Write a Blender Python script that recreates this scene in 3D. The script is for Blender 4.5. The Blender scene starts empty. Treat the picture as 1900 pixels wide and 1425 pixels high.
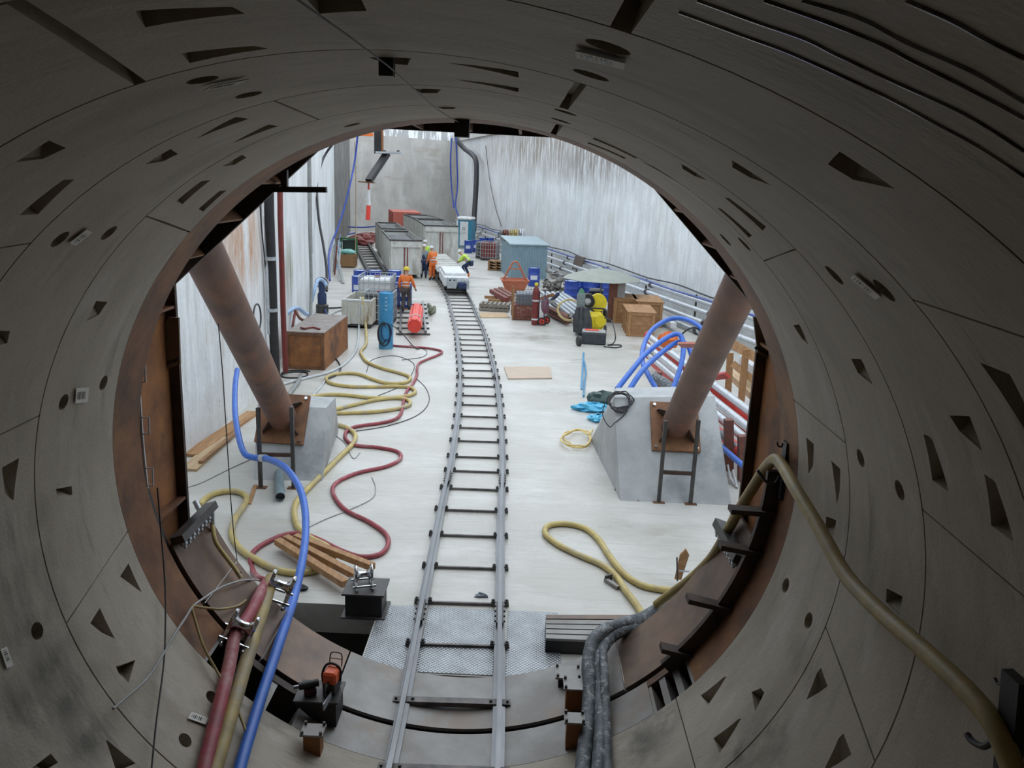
import bpy, bmesh, math, random
from mathutils import Vector, Matrix
random.seed(7)
S = bpy.context.scene
COL = S.collection
# ---------------------------------------------------------------- camera, sky, exposure
R = 2.85                                  # inner radius of the tunnel lining; its axis is the Y axis
F0 = 1521.2; PITCH, YAW, ROLL = .2442, -.0099, .0407
CX, CZ = .1829*R, .8493*R
YE = 2.2599*R; LR = .3893*R; ZF = -R      # ring edge at the portal, ring length, pit floor
FW = Vector((math.sin(YAW)*math.cos(PITCH), math.cos(YAW)*math.cos(PITCH), -math.sin(PITCH)))
_r0 = Vector((math.cos(YAW), -math.sin(YAW), 0)); _u0 = _r0.cross(FW)
RV = _r0*math.cos(ROLL)+_u0*math.sin(ROLL); UV = _u0*math.cos(ROLL)-_r0*math.sin(ROLL)
cam = bpy.data.cameras.new('camera'); cam.sensor_width = 36; cam.lens = F0/1900*36
cam.clip_start = .05; cam.clip_end = 400
co = bpy.data.objects.new('camera', cam); COL.objects.link(co)
co.matrix_world = Matrix(((RV.x, UV.x, -FW.x, CX), (RV.y, UV.y, -FW.y, 0), (RV.z, UV.z, -FW.z, CZ), (0, 0, 0, 1)))
S.camera = co
W = bpy.data.worlds.new('overcast_sky'); S.world = W; W.use_nodes = True
bg = W.node_tree.nodes['Background']; bg.inputs[0].default_value = (.80, .90, 1, 1); bg.inputs[1].default_value = 1.22
sun = bpy.data.lights.new('sun', 'SUN'); sun.energy = .35; sun.angle = 1.2; sun.color = (1, .97, .92)
so = bpy.data.objects.new('sun', sun); COL.objects.link(so); so.location = (0, 30, 30)
so.rotation_euler = (math.radians(-24), math.radians(8), 0)
S.view_settings.view_transform = 'Standard'; S.view_settings.look = 'None'
S.view_settings.gamma = 1; S.view_settings.use_curve_mapping = False; S.view_settings.exposure = .55
S.cycles.max_bounces = 10; S.cycles.diffuse_bounces = 7
# ---------------------------------------------------------------- photo geometry helpers
def ray(u, v): return (u-950)/F0*RV-(v-712.5)/F0*UV+FW
CAM = Vector((CX, 0, CZ))
def PY(u, v, Y): d = ray(u, v); return CAM+d*(Y/d.y)
def PZ(u, v, z=ZF): d = ray(u, v); return CAM+d*((z-CZ)/d.z)
def PD(u, v, dep): return CAM+ray(u, v)*dep
def PC(u, v, r=R):
    d = ray(u, v); a = d.x**2+d.z**2; b = CX*d.x+CZ*d.z; c = CX**2+CZ**2-r*r
    return CAM+d*((-b+math.sqrt(b*b-a*c))/a)
def PP(u, v, p, n):
    d = ray(u, v); return CAM+d*((Vector(p)-CAM).dot(n)/d.dot(n))
V = Vector
def proj(p): q = p-CAM; return 950+F0*q.dot(RV)/q.dot(FW), 712.5-F0*q.dot(UV)/q.dot(FW)
# ---------------------------------------------------------------- materials
M = {}
def mat(name, c1, c2=None, sc=3, rough=.6, metal=0, bump=.15, st=(1, 1, 1), c3=None, t=(.35, .65), detail=6, fine=None, bs=None, spec=None):
    if name in M: return M[name]
    m = bpy.data.materials.new(name); m.use_nodes = True; nt = m.node_tree; N = nt.nodes; L = nt.links
    b = N['Principled BSDF']; b.inputs['Roughness'].default_value = rough; b.inputs['Metallic'].default_value = metal
    if spec is not None: b.inputs['Specular IOR Level'].default_value = spec
    c2 = c2 or tuple(x*.75 for x in c1)
    tc = N.new('ShaderNodeTexCoord'); mp = N.new('ShaderNodeMapping'); mp.inputs['Scale'].default_value = st
    L.new(tc.outputs['Object'], mp.inputs['Vector'])
    n = N.new('ShaderNodeTexNoise'); n.inputs['Scale'].default_value = sc; n.inputs['Detail'].default_value = detail; n.inputs['Roughness'].default_value = .62
    L.new(mp.outputs[0], n.inputs['Vector'])
    r = N.new('ShaderNodeValToRGB'); e = r.color_ramp.elements
    e[0].position = t[0]; e[0].color = (*c1, 1); e[1].position = t[1]; e[1].color = (*c2, 1)
    L.new(n.outputs['Fac'], r.inputs[0]); out = r.outputs[0]
    if c3:
        n2 = N.new('ShaderNodeTexNoise'); n2.inputs['Scale'].default_value = fine or sc*.35; n2.inputs['Detail'].default_value = 8; n2.inputs['Roughness'].default_value = .7
        L.new(mp.outputs[0], n2.inputs['Vector'])
        r2 = N.new('ShaderNodeValToRGB'); e = r2.color_ramp.elements; e[0].position = .52; e[0].color = (0, 0, 0, 1); e[1].position = .66; e[1].color = (1, 1, 1, 1)
        L.new(n2.outputs['Fac'], r2.inputs[0])
        mx = N.new('ShaderNodeMix'); mx.data_type = 'RGBA'; L.new(r2.outputs[0], mx.inputs[0]); L.new(out, mx.inputs[6]); mx.inputs[7].default_value = (*c3, 1); out = mx.outputs[2]
    L.new(out, b.inputs['Base Color'])
    if bump:
        n3 = N.new('ShaderNodeTexNoise'); n3.inputs['Scale'].default_value = bs or sc*6; n3.inputs['Detail'].default_value = 5; L.new(mp.outputs[0], n3.inputs['Vector'])
        bp = N.new('ShaderNodeBump'); bp.inputs['Strength'].default_value = bump; bp.inputs['Distance'].default_value = .02
        L.new(n3.outputs['Fac'], bp.inputs['Height']); L.new(bp.outputs[0], b.inputs['Normal'])
    M[name] = m; return m
def layered(name, base, layers, rough=.7, bump=.3, bsc=30, rvar=None):
    """base colour plus noise masks: layers = (colour, scale vector, lo, hi, strength, object-space offset)"""
    m = bpy.data.materials.new(name); m.use_nodes = True; nt = m.node_tree; N = nt.nodes; L = nt.links
    b = N['Principled BSDF']; b.inputs['Roughness'].default_value = rough
    tc = N.new('ShaderNodeTexCoord'); rgb = N.new('ShaderNodeRGB'); rgb.outputs[0].default_value = (*base, 1); out = rgb.outputs[0]
    for i, (c, scv, lo, hi, s) in enumerate(layers):
        mp = N.new('ShaderNodeMapping'); mp.inputs['Scale'].default_value = scv; mp.inputs['Location'].default_value = (i*7.3, i*3.1, i*5.7)
        L.new(tc.outputs['Object'], mp.inputs[0])
        n = N.new('ShaderNodeTexNoise'); n.inputs['Scale'].default_value = 1; n.inputs['Detail'].default_value = 8; n.inputs['Roughness'].default_value = .65
        L.new(mp.outputs[0], n.inputs['Vector'])
        mr = N.new('ShaderNodeMapRange'); mr.inputs[1].default_value = lo; mr.inputs[2].default_value = hi; mr.inputs[4].default_value = s
        L.new(n.outputs['Fac'], mr.inputs[0])
        mx = N.new('ShaderNodeMix'); mx.data_type = 'RGBA'; L.new(mr.outputs[0], mx.inputs[0]); L.new(out, mx.inputs[6]); mx.inputs[7].default_value = (*c, 1); out = mx.outputs[2]
        if rvar is not None and i == rvar[0]:
            rr = N.new('ShaderNodeMapRange'); L.new(mr.outputs[0], rr.inputs[0]); rr.inputs[3].default_value = rough; rr.inputs[4].default_value = rvar[1]; L.new(rr.outputs[0], b.inputs['Roughness'])
    L.new(out, b.inputs['Base Color'])
    n3 = N.new('ShaderNodeTexNoise'); n3.inputs['Scale'].default_value = bsc; n3.inputs['Detail'].default_value = 6; L.new(tc.outputs['Object'], n3.inputs['Vector'])
    bp = N.new('ShaderNodeBump'); bp.inputs['Strength'].default_value = bump; bp.inputs['Distance'].default_value = .02
    L.new(n3.outputs['Fac'], bp.inputs['Height']); L.new(bp.outputs[0], b.inputs['Normal'])
    M[name] = m; return m
layered('lining', (.45, .395, .325), [((.31, .265, .205), (.9, 1.6, .9), .44, .70, .8), ((.55, .515, .46), (1.3, 3, 1.3), .54, .72, .75), ((.18, .16, .13), (.7, 5, .7), .60, .70, .55), ((.31, .27, .21), (3, 12, 3), .56, .72, .6), ((.12, .11, .09), (26, 26, 26), .71, .74, .85)], rough=.66, bump=.18, bsc=45)
layered('pitwall', (.66, .67, .675), [((.80, .82, .83), (.5, .5, .4), .44, .62, .9), ((.50, .49, .46), (2.6, 2.6, .22), .50, .72, .75), ((.90, .91, .92), (6, 6, .5), .54, .70, .7), ((.36, .34, .31), (11, 11, .9), .60, .70, .6), ((.55, .50, .40), (.35, .35, .25), .58, .70, .55), ((.86, .87, .88), (16, 16, 6), .56, .66, .5), ((.16, .15, .13), (9, 9, 6), .675, .71, .85)], rough=.85, bump=.5, bsc=9)
layered('backwall', (.56, .53, .49), [((.42, .40, .375), (.6, .6, .5), .42, .65, .8), ((.68, .67, .65), (.8, .8, .25), .52, .7, .7), ((.27, .25, .22), (3, 3, 6), .64, .70, .7), ((.40, .35, .28), (.25, .25, 1.2), .56, .66, .5)], rough=.85, bump=.6, bsc=6)
layered('pitfloor', (.49, .47, .425), [((.605, .59, .555), (.45, .8, 1), .46, .62, .85), ((.40, .38, .34), (.3, .55, 1), .54, .68, .7), ((.33, .32, .30), (1.2, 26, 1), .55, .68, .55), ((.66, .66, .65), (1.6, 34, 1), .57, .66, .5), ((.46, .40, .29), (.6, 1.3, 1), .64, .76, .5), ((.22, .21, .19), (9, 14, 1), .69, .72, .6)], rough=.40, bump=.35, bsc=9, rvar=(1, .13))
def stain(m, items):
    """stains with a place of their own: (centre, radii, colour, strength)"""
    nt = M[m].node_tree; N = nt.nodes; L = nt.links; b = N['Principled BSDF']; tc = N.new('ShaderNodeTexCoord')
    n = N.new('ShaderNodeTexNoise'); n.inputs['Scale'].default_value = 1.6; n.inputs['Detail'].default_value = 9; n.inputs['Roughness'].default_value = .7
    mpn = N.new('ShaderNodeMapping'); mpn.inputs['Scale'].default_value = (2, 2, .35); L.new(tc.outputs['Object'], mpn.inputs[0]); L.new(mpn.outputs[0], n.inputs['Vector'])
    for c, rd, col, k in items:
        out = b.inputs['Base Color'].links[0].from_socket
        mp = N.new('ShaderNodeMapping'); mp.vector_type = 'TEXTURE'; mp.inputs['Location'].default_value = c; mp.inputs['Scale'].default_value = rd; L.new(tc.outputs['Object'], mp.inputs[0])
        ln = N.new('ShaderNodeVectorMath'); ln.operation = 'LENGTH'; L.new(mp.outputs[0], ln.inputs[0])
        a = N.new('ShaderNodeMapRange'); a.inputs[1].default_value = 1; a.inputs[2].default_value = .1; L.new(ln.outputs['Value'], a.inputs[0])
        q = N.new('ShaderNodeMapRange'); q.inputs[1].default_value = .38; q.inputs[2].default_value = .62; q.inputs[4].default_value = k; L.new(n.outputs['Fac'], q.inputs[0])
        mu = N.new('ShaderNodeMath'); mu.operation = 'MULTIPLY'; L.new(a.outputs[0], mu.inputs[0]); L.new(q.outputs[0], mu.inputs[1])
        mx = N.new('ShaderNodeMix'); mx.data_type = 'RGBA'; L.new(mu.outputs[0], mx.inputs[0]); L.new(out, mx.inputs[6]); mx.inputs[7].default_value = (*col, 1); L.new(mx.outputs[2], b.inputs['Base Color'])
mat('rust', (.25, .115, .055), (.11, .06, .038), 2.2, .62, .35, .2, c3=(.30, .15, .06))
mat('rustdark', (.07, .045, .035), (.035, .028, .025), 3, .6, .4, .2, c3=(.12, .06, .035))
mat('rustorange', (.36, .15, .05), (.18, .075, .035), 2.5, .7, .2, .15, c3=(.10, .055, .035))
mat('plate', (.23, .145, .10), (.10, .075, .062), 1.3, .38, .5, .1, st=(1, 1, 1), c3=(.24, .16, .10))
mat('plategrey', (.30, .29, .28), (.20, .185, .17), 1.8, .5, .3, .12, c3=(.24, .18, .14))
mat('strut', (.20, .115, .085), (.12, .075, .06), 2, .55, .25, .08, st=(1, 1, .5), c3=(.26, .12, .07))
mat('black', (.018, .018, .02), (.03, .028, .028), 4, .5, .2, .1)
mat('darksteel', (.06, .058, .058), (.10, .09, .085), 6, .45, .6, .15)
mat('steel', (.42, .43, .44), (.28, .28, .29), 8, .32, .85, .1)
mat('railhead', (.22, .225, .235), (.14, .14, .145), 3, .3, .7, .04, st=(1, .2, 1))
mat('chrome', (.7, .71, .72), (.5, .5, .5), 5, .16, 1, 0)
mat('galv', (.55, .58, .60), (.42, .45, .48), 7, .4, .6, .05)
mat('whitepipe', (.66, .68, .70), (.50, .52, .55), 6, .35, .35, .05)
mat('blockconc', (.46, .47, .47), (.34, .35, .35), 1.6, .6, 0, .15, c3=(.24, .26, .27))
mat('soil', (.05, .045, .04), None, 2, .9)
# ---------------------------------------------------------------- mesh builder
class MB:
    def __init__(s): s.v = []; s.f = []
    def add(s, vs, fs):
        o = len(s.v); s.v += [V(p) for p in vs]; s.f += [tuple(i+o for i in f) for f in fs]; return s
    def box(s, c, sz, rz=0, m=None):
        hx, hy, hz = sz[0]/2, sz[1]/2, sz[2]/2
        vs = [V((x, y, z)) for x in (-hx, hx) for y in (-hy, hy) for z in (-hz, hz)]
        m = m or Matrix.Rotation(rz, 3, 'Z')
        return s.add([m @ p+V(c) for p in vs], [(0, 1, 3, 2), (4, 6, 7, 5), (0, 4, 5, 1), (2, 3, 7, 6), (0, 2, 6, 4), (1, 5, 7, 3)])
    def bar(s, a, b, w, h=None, up=(0, 0, 1)):
        a, b = V(a), V(b); h = h or w; d = (b-a); L_ = d.length; d.normalize(); up = V(up)
        x = d.cross(up)
        if x.length < 1e-4: x = d.cross(V((1, 0, 0)))
        x.normalize(); z = x.cross(d)
        m = Matrix((x, d, z)).transposed(); return s.box((a+b)/2, (w, L_, h), m=m)
    def cyl(s, a, b, r, r2=None, n=16, cap=True):
        a, b = V(a), V(b); r2 = r if r2 is None else r2; d = (b-a).normalized(); x = d.cross(V((0, 0, 1)))
        if x.length < 1e-4: x = V((1, 0, 0))
        x.normalize(); y = d.cross(x)
        vs = []
        for p, q in ((a, r), (b, r2)):
            vs += [p+(x*math.cos(2*math.pi*i/n)+y*math.sin(2*math.pi*i/n))*q for i in range(n)]
        fs = [(i, (i+1) % n, n+(i+1) % n, n+i) for i in range(n)]
        if cap: fs += [tuple(range(n-1, -1, -1)), tuple(range(n, 2*n))]
        return s.add(vs, fs)
    def tube(s, pts, r, n=8, closed=False, cap=True):
        pts = [V(p) for p in pts]; k = len(pts); vs = []; fs = []; prev = None
        for i, p in enumerate(pts):
            t = (pts[(i+1) % k] if closed or i < k-1 else p)-(pts[i-1] if closed or i > 0 else p)
            if t.length < 1e-9: t = V((0, 1, 0))
            t.normalize()
            if prev is None:
                x = t.cross(V((0, 0, 1))); x = x if x.length > 1e-3 else V((1, 0, 0))
            else: x = prev-t*prev.dot(t)
            if x.length < 1e-6: x = t.orthogonal()
            x.normalize(); prev = x; y = t.cross(x); rr = r[i] if isinstance(r, (list, tuple)) else r
            vs += [p+(x*math.cos(2*math.pi*j/n)+y*math.sin(2*math.pi*j/n))*rr for j in range(n)]
        for i in range(k if closed else k-1):
            for j in range(n):
                a, b = i*n, ((i+1) % k)*n; fs.append((a+j, a+(j+1) % n, b+(j+1) % n, b+j))
        if cap and not closed: fs += [tuple(range(n-1, -1, -1)), tuple(range((k-1)*n, k*n))]
        return s.add(vs, fs)
    def lathe(s, prof, o=(0, 0, 0), n=24, m=None, cap=True):
        vs = []; k = len(prof)
        for (r, z) in prof: vs += [V((r*math.cos(2*math.pi*i/n), r*math.sin(2*math.pi*i/n), z)) for i in range(n)]
        fs = [(a*n+i, a*n+(i+1) % n, (a+1)*n+(i+1) % n, (a+1)*n+i) for a in range(k-1) for i in range(n)]
        if cap: fs += [tuple(range(n-1, -1, -1)), tuple(range((k-1)*n, k*n))]
        m = m or Matrix.Identity(3); return s.add([m @ p+V(o) for p in vs], fs)
    def prism(s, poly, vec):
        n = len(poly); vec = V(vec); vs = [V(p) for p in poly]+[V(p)+vec for p in poly]
        return s.add(vs, [tuple(range(n-1, -1, -1)), tuple(range(n, 2*n))]+[(i, (i+1) % n, n+(i+1) % n, n+i) for i in range(n)])
    def poly8(s, a, b):      # two quads, near and far -> closed hexahedron
        return s.add(list(a)+list(b), [(3, 2, 1, 0), (4, 5, 6, 7), (0, 1, 5, 4), (1, 2, 6, 5), (2, 3, 7, 6), (3, 0, 4, 7)])
    def grid(s, rows, thick=None):
        a = len(rows); b = len(rows[0]); vs = [V(p) for r_ in rows for p in r_]
        return s.add(vs, [(i*b+j, i*b+j+1, (i+1)*b+j+1, (i+1)*b+j) for i in range(a-1) for j in range(b-1)])
    def blob(s, c, rad, n=10, jit=.15, seed=1, flat=None):
        rg = random.Random(seed); vs = []; c = V(c)
        for i in range(n+1):
            th = math.pi*i/n
            for j in range(2*n):
                ph = math.pi*j/n; k = 1+rg.uniform(-jit, jit); p = V((rad[0]*math.sin(th)*math.cos(ph), rad[1]*math.sin(th)*math.sin(ph), rad[2]*math.cos(th)))*k
                if flat is not None: p.z = max(p.z, flat)
                vs.append(c+p)
        m_ = 2*n; return s.add(vs, [(i*m_+j, (i+1)*m_+j, (i+1)*m_+(j+1) % m_, i*m_+(j+1) % m_) for i in range(n) for j in range(m_)])
    def build(s, name, mt, parent=None, smooth=False, world=False, loc=None, bevel=0):
        vs = s.v
        off = V((0, 0, 0))
        if world:
            q = parent
            while q: off = off+q.location; q = q.parent
        if loc is not None: off = off+V(loc)
        me = bpy.data.meshes.new(name); me.from_pydata([p-off for p in vs], [], s.f)
        bm = bmesh.new(); bm.from_mesh(me); bmesh.ops.remove_doubles(bm, verts=bm.verts, dist=1e-5)
        bmesh.ops.recalc_face_normals(bm, faces=bm.faces)
        if bevel: bmesh.ops.bevel(bm, geom=[e for e in bm.edges if len(e.link_faces) == 2 and e.calc_face_angle(0) > .6], offset=bevel, segments=1, affect='EDGES', clamp_overlap=True)
        bm.to_mesh(me); bm.free()
        if smooth:
            me.polygons.foreach_set('use_smooth', [True]*len(me.polygons)); me.set_sharp_from_angle(angle=.7)
        me.materials.append(M[mt] if isinstance(mt, str) else mt)
        o = bpy.data.objects.new(name, me); COL.objects.link(o); o.parent = parent
        if loc is not None: o.location = loc
        return o
def tag(o, label=None, cat=None, group=None, kind=None):
    if label: o['label'] = label
    if cat: o['category'] = cat
    if group: o['group'] = group
    if kind: o['kind'] = kind
    return o
def thing(name, label, cat, loc=(0, 0, 0), rz=0, group=None):
    o = bpy.data.objects.new(name, None); COL.objects.link(o); o.location = loc; o.rotation_euler = (0, 0, rz); o.empty_display_size = .1
    return tag(o, label, cat, group)
def solo(mb, name, mt, label, cat, group=None, smooth=False, bevel=0, kind=None):
    """one-mesh thing given in world coordinates; origin at its base"""
    xs = [p.x for p in mb.v]; ys = [p.y for p in mb.v]; zs = [p.z for p in mb.v]
    c = V((sum(xs)/len(xs), sum(ys)/len(ys), min(zs)))
    return tag(mb.build(name, mt, None, smooth, loc=c, bevel=bevel), label, cat, group, kind)
def struct(mb, name, mt, label=None, smooth=False): return tag(mb.build(name, mt, None, smooth), label, None, None, 'structure')
def dup(o, loc=None, rz=None, label=None, group=None, parent=None):
    c = o.copy(); COL.objects.link(c); c.parent = parent
    if loc is not None: c.location = loc
    if rz is not None: c.rotation_euler = (0, 0, rz)
    if label: c['label'] = label
    if group: c['group'] = group
    for ch in list(o.children): dup(ch, parent=c)
    return c
def spline(pts, k=6):
    pts = [V(p) for p in pts]; out = []
    P = [pts[0]*2-pts[1]]+pts+[pts[-1]*2-pts[-2]]
    for i in range(1, len(P)-2):
        a, b, c, d = P[i-1:i+3]
        for j in range(k):
            t = j/k; out.append(.5*((2*b)+(c-a)*t+(2*a-5*b+4*c-d)*t*t+(3*b-a-3*c+d)*t**3))
    return out+[pts[-1]]
def zoomed(ox, oy, s, pts): return [(ox+x/s, oy+y/s) for x, y in pts]
# ================================================================ THE SETTING: lining, portal, pit
K = 1900/640
POCK = []; HOLES = []; SLITS = []
def pk(ox, oy, *quads):
    for q in quads: POCK.append(zoomed(ox, oy, K, q))
pk(0, 0, [(745, 60), (800, 150), (1350, 75), (1280, 38)], [(1000, 293), (1045, 348), (1475, 268), (1400, 252)], [(270, 773), (365, 815), (235, 875), (90, 893)],
   [(105, 1185), (210, 1180), (410, 988), (350, 990)], [(1300, 643), (1370, 655), (1150, 735), (1080, 765)], [(1480, 685), (1530, 695), (1330, 770), (1280, 788)],
   [(940, 820), (980, 848), (900, 888), (800, 905)], [(1335, 852), (1358, 868), (1290, 908), (1225, 917)], [(970, 1108), (1005, 1125), (1160, 992), (1110, 997)],
   [(1090, 1155), (1120, 1165), (1250, 1047), (1210, 1052)], [(1640, -60), (1760, 75), (2020, 60), (1950, -90)])
pk(640, 0, [(955, 395), (958, 428), (620, 355), (555, 345)], [(958, 485), (955, 507), (660, 447), (605, 437)], [(365, 320), (345, 358), (230, 350), (130, 316)],
   [(530, 492), (510, 513), (420, 512), (370, 488)], [(615, 590), (600, 601), (540, 600), (500, 588)], [(1840, 1005), (1800, 985), (1640, 893), (1700, 915)],
   [(1370, 757), (1365, 765), (1600, 872), (1625, 868)], [(1340, 783), (1338, 790), (1540, 875), (1550, 870)])
pk(1260, 0, [(820, 905), (885, 835), (1190, 1040), (960, 990)], [(290, 882), (293, 920), (390, 978), (505, 1020)], [(10, 900), (20, 930), (90, 972), (155, 993)],
   [(460, 1270), (480, 1250), (275, 1092), (250, 1088)], [(385, 1310), (402, 1297), (232, 1150), (208, 1143)])
pk(1260, 480, [(630, 368), (662, 362), (715, 475), (680, 445)], [(948, 552), (1003, 553), (1068, 695), (985, 630)], [(1658, 572), (1820, 635), (1990, 1000), (1930, 990)],
   [(1490, 865), (1600, 868), (1672, 1062), (1545, 950)], [(1395, 1220), (1487, 1285), (1390, 985), (1345, 965)], [(700, 985), (742, 1020), (738, 1140), (712, 1185)],
   [(838, 1112), (888, 1158), (884, 1285), (868, 1352)], [(1720, 1470), (1845, 1560), (1740, 1225), (1680, 1185)])
pk(1260, 945, [(810, 40), (865, 60), (853, 150), (807, 105)], [(1143, 435), (1230, 480), (1215, 585), (1140, 510)], [(120, 1025), (158, 1080), (262, 920), (245, 925)],
   [(190, 1260), (222, 1345), (343, 1150), (325, 1158)], [(400, 1005), (418, 1115), (470, 1010), (450, 985)], [(818, 975), (700, 1050), (760, 900), (782, 873)],
   [(950, 1350), (790, 1450), (880, 1260), (906, 1235)])
pk(0, 480, [(530, 232), (592, 238), (545, 308), (475, 345)], [(-20, 395), (55, 398), (40, 465), (-20, 480)], [(12, 1150), (105, 1098), (75, 1330), (30, 1310)], [(308, 1268), (395, 1252), (398, 1300), (318, 1330)])
pk(0, 945, [(662, 370), (708, 297), (780, 455), (772, 452)], [(497, 628), (550, 543), (633, 712), (560, 680)], [(638, 865), (745, 830), (708, 955), (655, 905)],
   [(640, 1440), (748, 1400), (595, 1275), (583, 1270)], [(280, 1345), (320, 1395), (250, 1440), (175, 1425)])
for ox, oy, lst in ((0, 0, [(1115, 440), (1370, 522), (330, 1318), (600, 1283)]), (640, 0, [(1450, 258), (1355, 413), (1215, 618), (1190, 665), (40, 688)]),
                    (1260, 480, [(855, 90), (1130, 175), (1000, 1098), (1215, 1275)]), (0, 480, [(350, 790), (570, 685)]), (0, 945, [(205, 670), (1168, 1035), (1020, 1272)]),
                    (1260, 945, [(587, 420), (713, 613)]), (1260, 0, [(255, 1320), (360, 1345)])):
    HOLES += zoomed(ox, oy, K, lst)
def sl(ox, oy, a, b, w=.012): SLITS.append((*zoomed(ox, oy, K, [a, b]), w))
sl(0, 0, (800, 1190), (1035, 1275)); sl(0, 0, (1500, 550), (1760, 660)); sl(0, 0, (120, 30), (780, 462), .045); sl(0, 0, (0, 1365), (165, 1340))
sl(640, 0, (1205, 595), (1300, 458), .045); sl(640, 0, (1155, 728), (1182, 688), .045); sl(640, 0, (1520, 160), (1620, 0), .05)
sl(1260, 0, (500, 1425), (640, 1374)); sl(1260, 480, (1320, 237), (1900, 432)); sl(1260, 480, (642, 785), (910, 1010)); sl(1260, 945, (1340, 0), (1900, 480))
sl(1260, 945, (820, 680), (1080, 1390)); sl(1260, 945, (0, 1105), (90, 1425)); sl(0, 480, (0, 970), (215, 865)); sl(0, 945, (695, 135), (370, 622))
def radial(p, r): q = V((p.x, 0, p.z)).normalized(); return V((q.x*r, p.y, q.z*r))
def cutter(mb, pts, depths, top=.1):
    n = len(pts); a = [radial(p, R-top) for p in pts]; b = [radial(p, R+d) for p, d in zip(pts, depths)]
    mb.add(a+b, [(0, i, i+1) for i in range(1, n-1)]+[(n, n+i+1, n+i) for i in range(1, n-1)]+[f for i in range(n) for f in ((i, n+i, n+(i+1) % n), (i, n+(i+1) % n, (i+1) % n))])
NR = 9
cuts = [MB() for _ in range(NR)]
def ringof(y): return int((YE-y)/LR)
for q in POCK:
    ps = [PC(*p) for p in q]; k = ringof(sum(p.y for p in ps)/4)
    if not 0 <= k < NR: continue
    for p in ps: p.y = min(max(p.y, YE-(k+1)*LR+.03), YE-k*LR-.03)
    cutter(cuts[k], ps, (.15, .15, .012, .012))
for h in HOLES:
    c = PC(*h); k = ringof(c.y)
    if not 0 <= k < NR: continue
    n = V((c.x, 0, c.z)).normalized(); t = V((n.z, 0, -n.x))
    cutter(cuts[k], [c+(V((0, 1, 0))*math.cos(a)+t*math.sin(a))*.062 for a in [2*math.pi*i/16 for i in range(16)]], [.2]*16)
for a, b, w in SLITS:
    A, B = PC(*a), PC(*b); k = ringof((A.y+B.y)/2)
    if not 0 <= k < NR: continue
    y0, y1 = YE-(k+1)*LR-.02, YE-k*LR+.02
    if A.y > B.y: A, B = B, A
    th = lambda p: math.atan2(p.z, p.x)
    dth = th(B)-th(A); dy = B.y-A.y
    def at(y): a_ = th(A)+dth*(y-A.y)/dy; return V((R*math.cos(a_), y, R*math.sin(a_)))
    P0, P1 = at(y0), at(y1)
    def sh(p, s): a_ = th(p)+s*w/R; return V((R*math.cos(a_), p.y, R*math.sin(a_)))
    cutter(cuts[k], [sh(P0, -.5), sh(P0, .5), sh(P1, .5), sh(P1, -.5)], [.07]*4)
def ring_mesh(y0, y1, r0, r1, n, a0=0, a1=2*math.pi):
    mb = MB(); full = a1-a0 > 6.28
    m = n if full else n+1
    A = [a0+(a1-a0)*i/n for i in range(m)]
    vs = []
    for r_, y in ((r0, y0), (r0, y1), (r1, y1), (r1, y0)): vs += [V((r_*math.cos(a), y, r_*math.sin(a))) for a in A]
    fs = []
    for j in range(4):
        for i in range(m if full else m-1): fs.append((j*m+i, j*m+(i+1) % m, ((j+1) % 4)*m+(i+1) % m, ((j+1) % 4)*m+i))
    if not full: fs += [(0, m, 2*m, 3*m), (m-1, 4*m-1, 3*m-1, 2*m-1)]
    return mb.add(vs, fs)
def boolean(o, cut_obj):
    md = o.modifiers.new('cut', 'BOOLEAN'); md.operation = 'DIFFERENCE'; md.object = cut_obj; md.solver = 'EXACT'; md.use_self = True
    dg = bpy.context.evaluated_depsgraph_get(); me = bpy.data.meshes.new_from_object(o.evaluated_get(dg)); old = o.data
    o.modifiers.clear(); o.data = me; me.name = old.name; bpy.data.objects.remove(cut_obj)
stain('lining', [(tuple(PC(u, v)), (a_, .5, a_), (.15, .135, .11), 1.1) for u, v, a_ in ((22, 985, .22), (38, 1080, .25), (62, 1150, .25), (92, 1235, .25), (130, 1300, .22), (165, 1370, .25), (25, 1330, .3), (1500, 1250, .2), (1430, 1360, .25), (1370, 1400, .3), (520, 1300, .25), (1230, 1330, .25), (1190, 1380, .3))])
for k in range(NR):
    o = struct(ring_mesh(YE-(k+1)*LR+.007, YE-k*LR-(.007 if k else 0), R, R+.3, 180), 'wall_tunnel', 'lining')
    if cuts[k].v: boolean(o, cuts[k].build('cutter', 'lining'))
struct(ring_mesh(-9, YE-NR*LR, R, R+.3, 96), 'wall_tunnel', 'lining')
struct(ring_mesh(-9.1, YE+.46, R+.31, R+.36, 96), 'wall_light_shield', 'soil')  # unseen shell added behind the joints to keep outside light from leaking in
mb = MB(); mb.cyl((0, -9.3, 0), (0, -9.1, 0), R+.36, n=96); struct(mb, 'wall_added_end', 'lining')  # unseen bulkhead added behind the camera so light enters only at the mouth
# wet seams on the roof
seams = [[(0, 65), (300, 175), (600, 285), (860, 400), (1170, 545), (1400, 670), (1640, 800), (1900, 970)], [(100, 0), (400, 110), (700, 215), (870, 300), (1200, 455), (1580, 630), (1900, 830)],
         [(470, 0), (800, 115), (1100, 235), (1300, 340), (1600, 490), (1900, 650)], [(680, 0), (1000, 100), (1250, 230), (1600, 385), (1900, 560)], [(1250, 0), (1500, 110), (1700, 220), (1900, 320)]]
mat('wetseam', (.25, .24, .23), (.06, .055, .05), 9, .15, .1, 0, t=(.4, .6))
for i, s_ in enumerate(seams):
    ps = [PC(*p, R-.001) for p in zoomed(1260, 0, K, s_)]
    mb = MB(); mb.tube([radial(p, R) for p in spline(ps, 8)], .0055, 6)
    o = struct(mb, 'trim_%d' % (i+1), 'wetseam', 'thin glistening wet seam on the tunnel roof')
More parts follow.
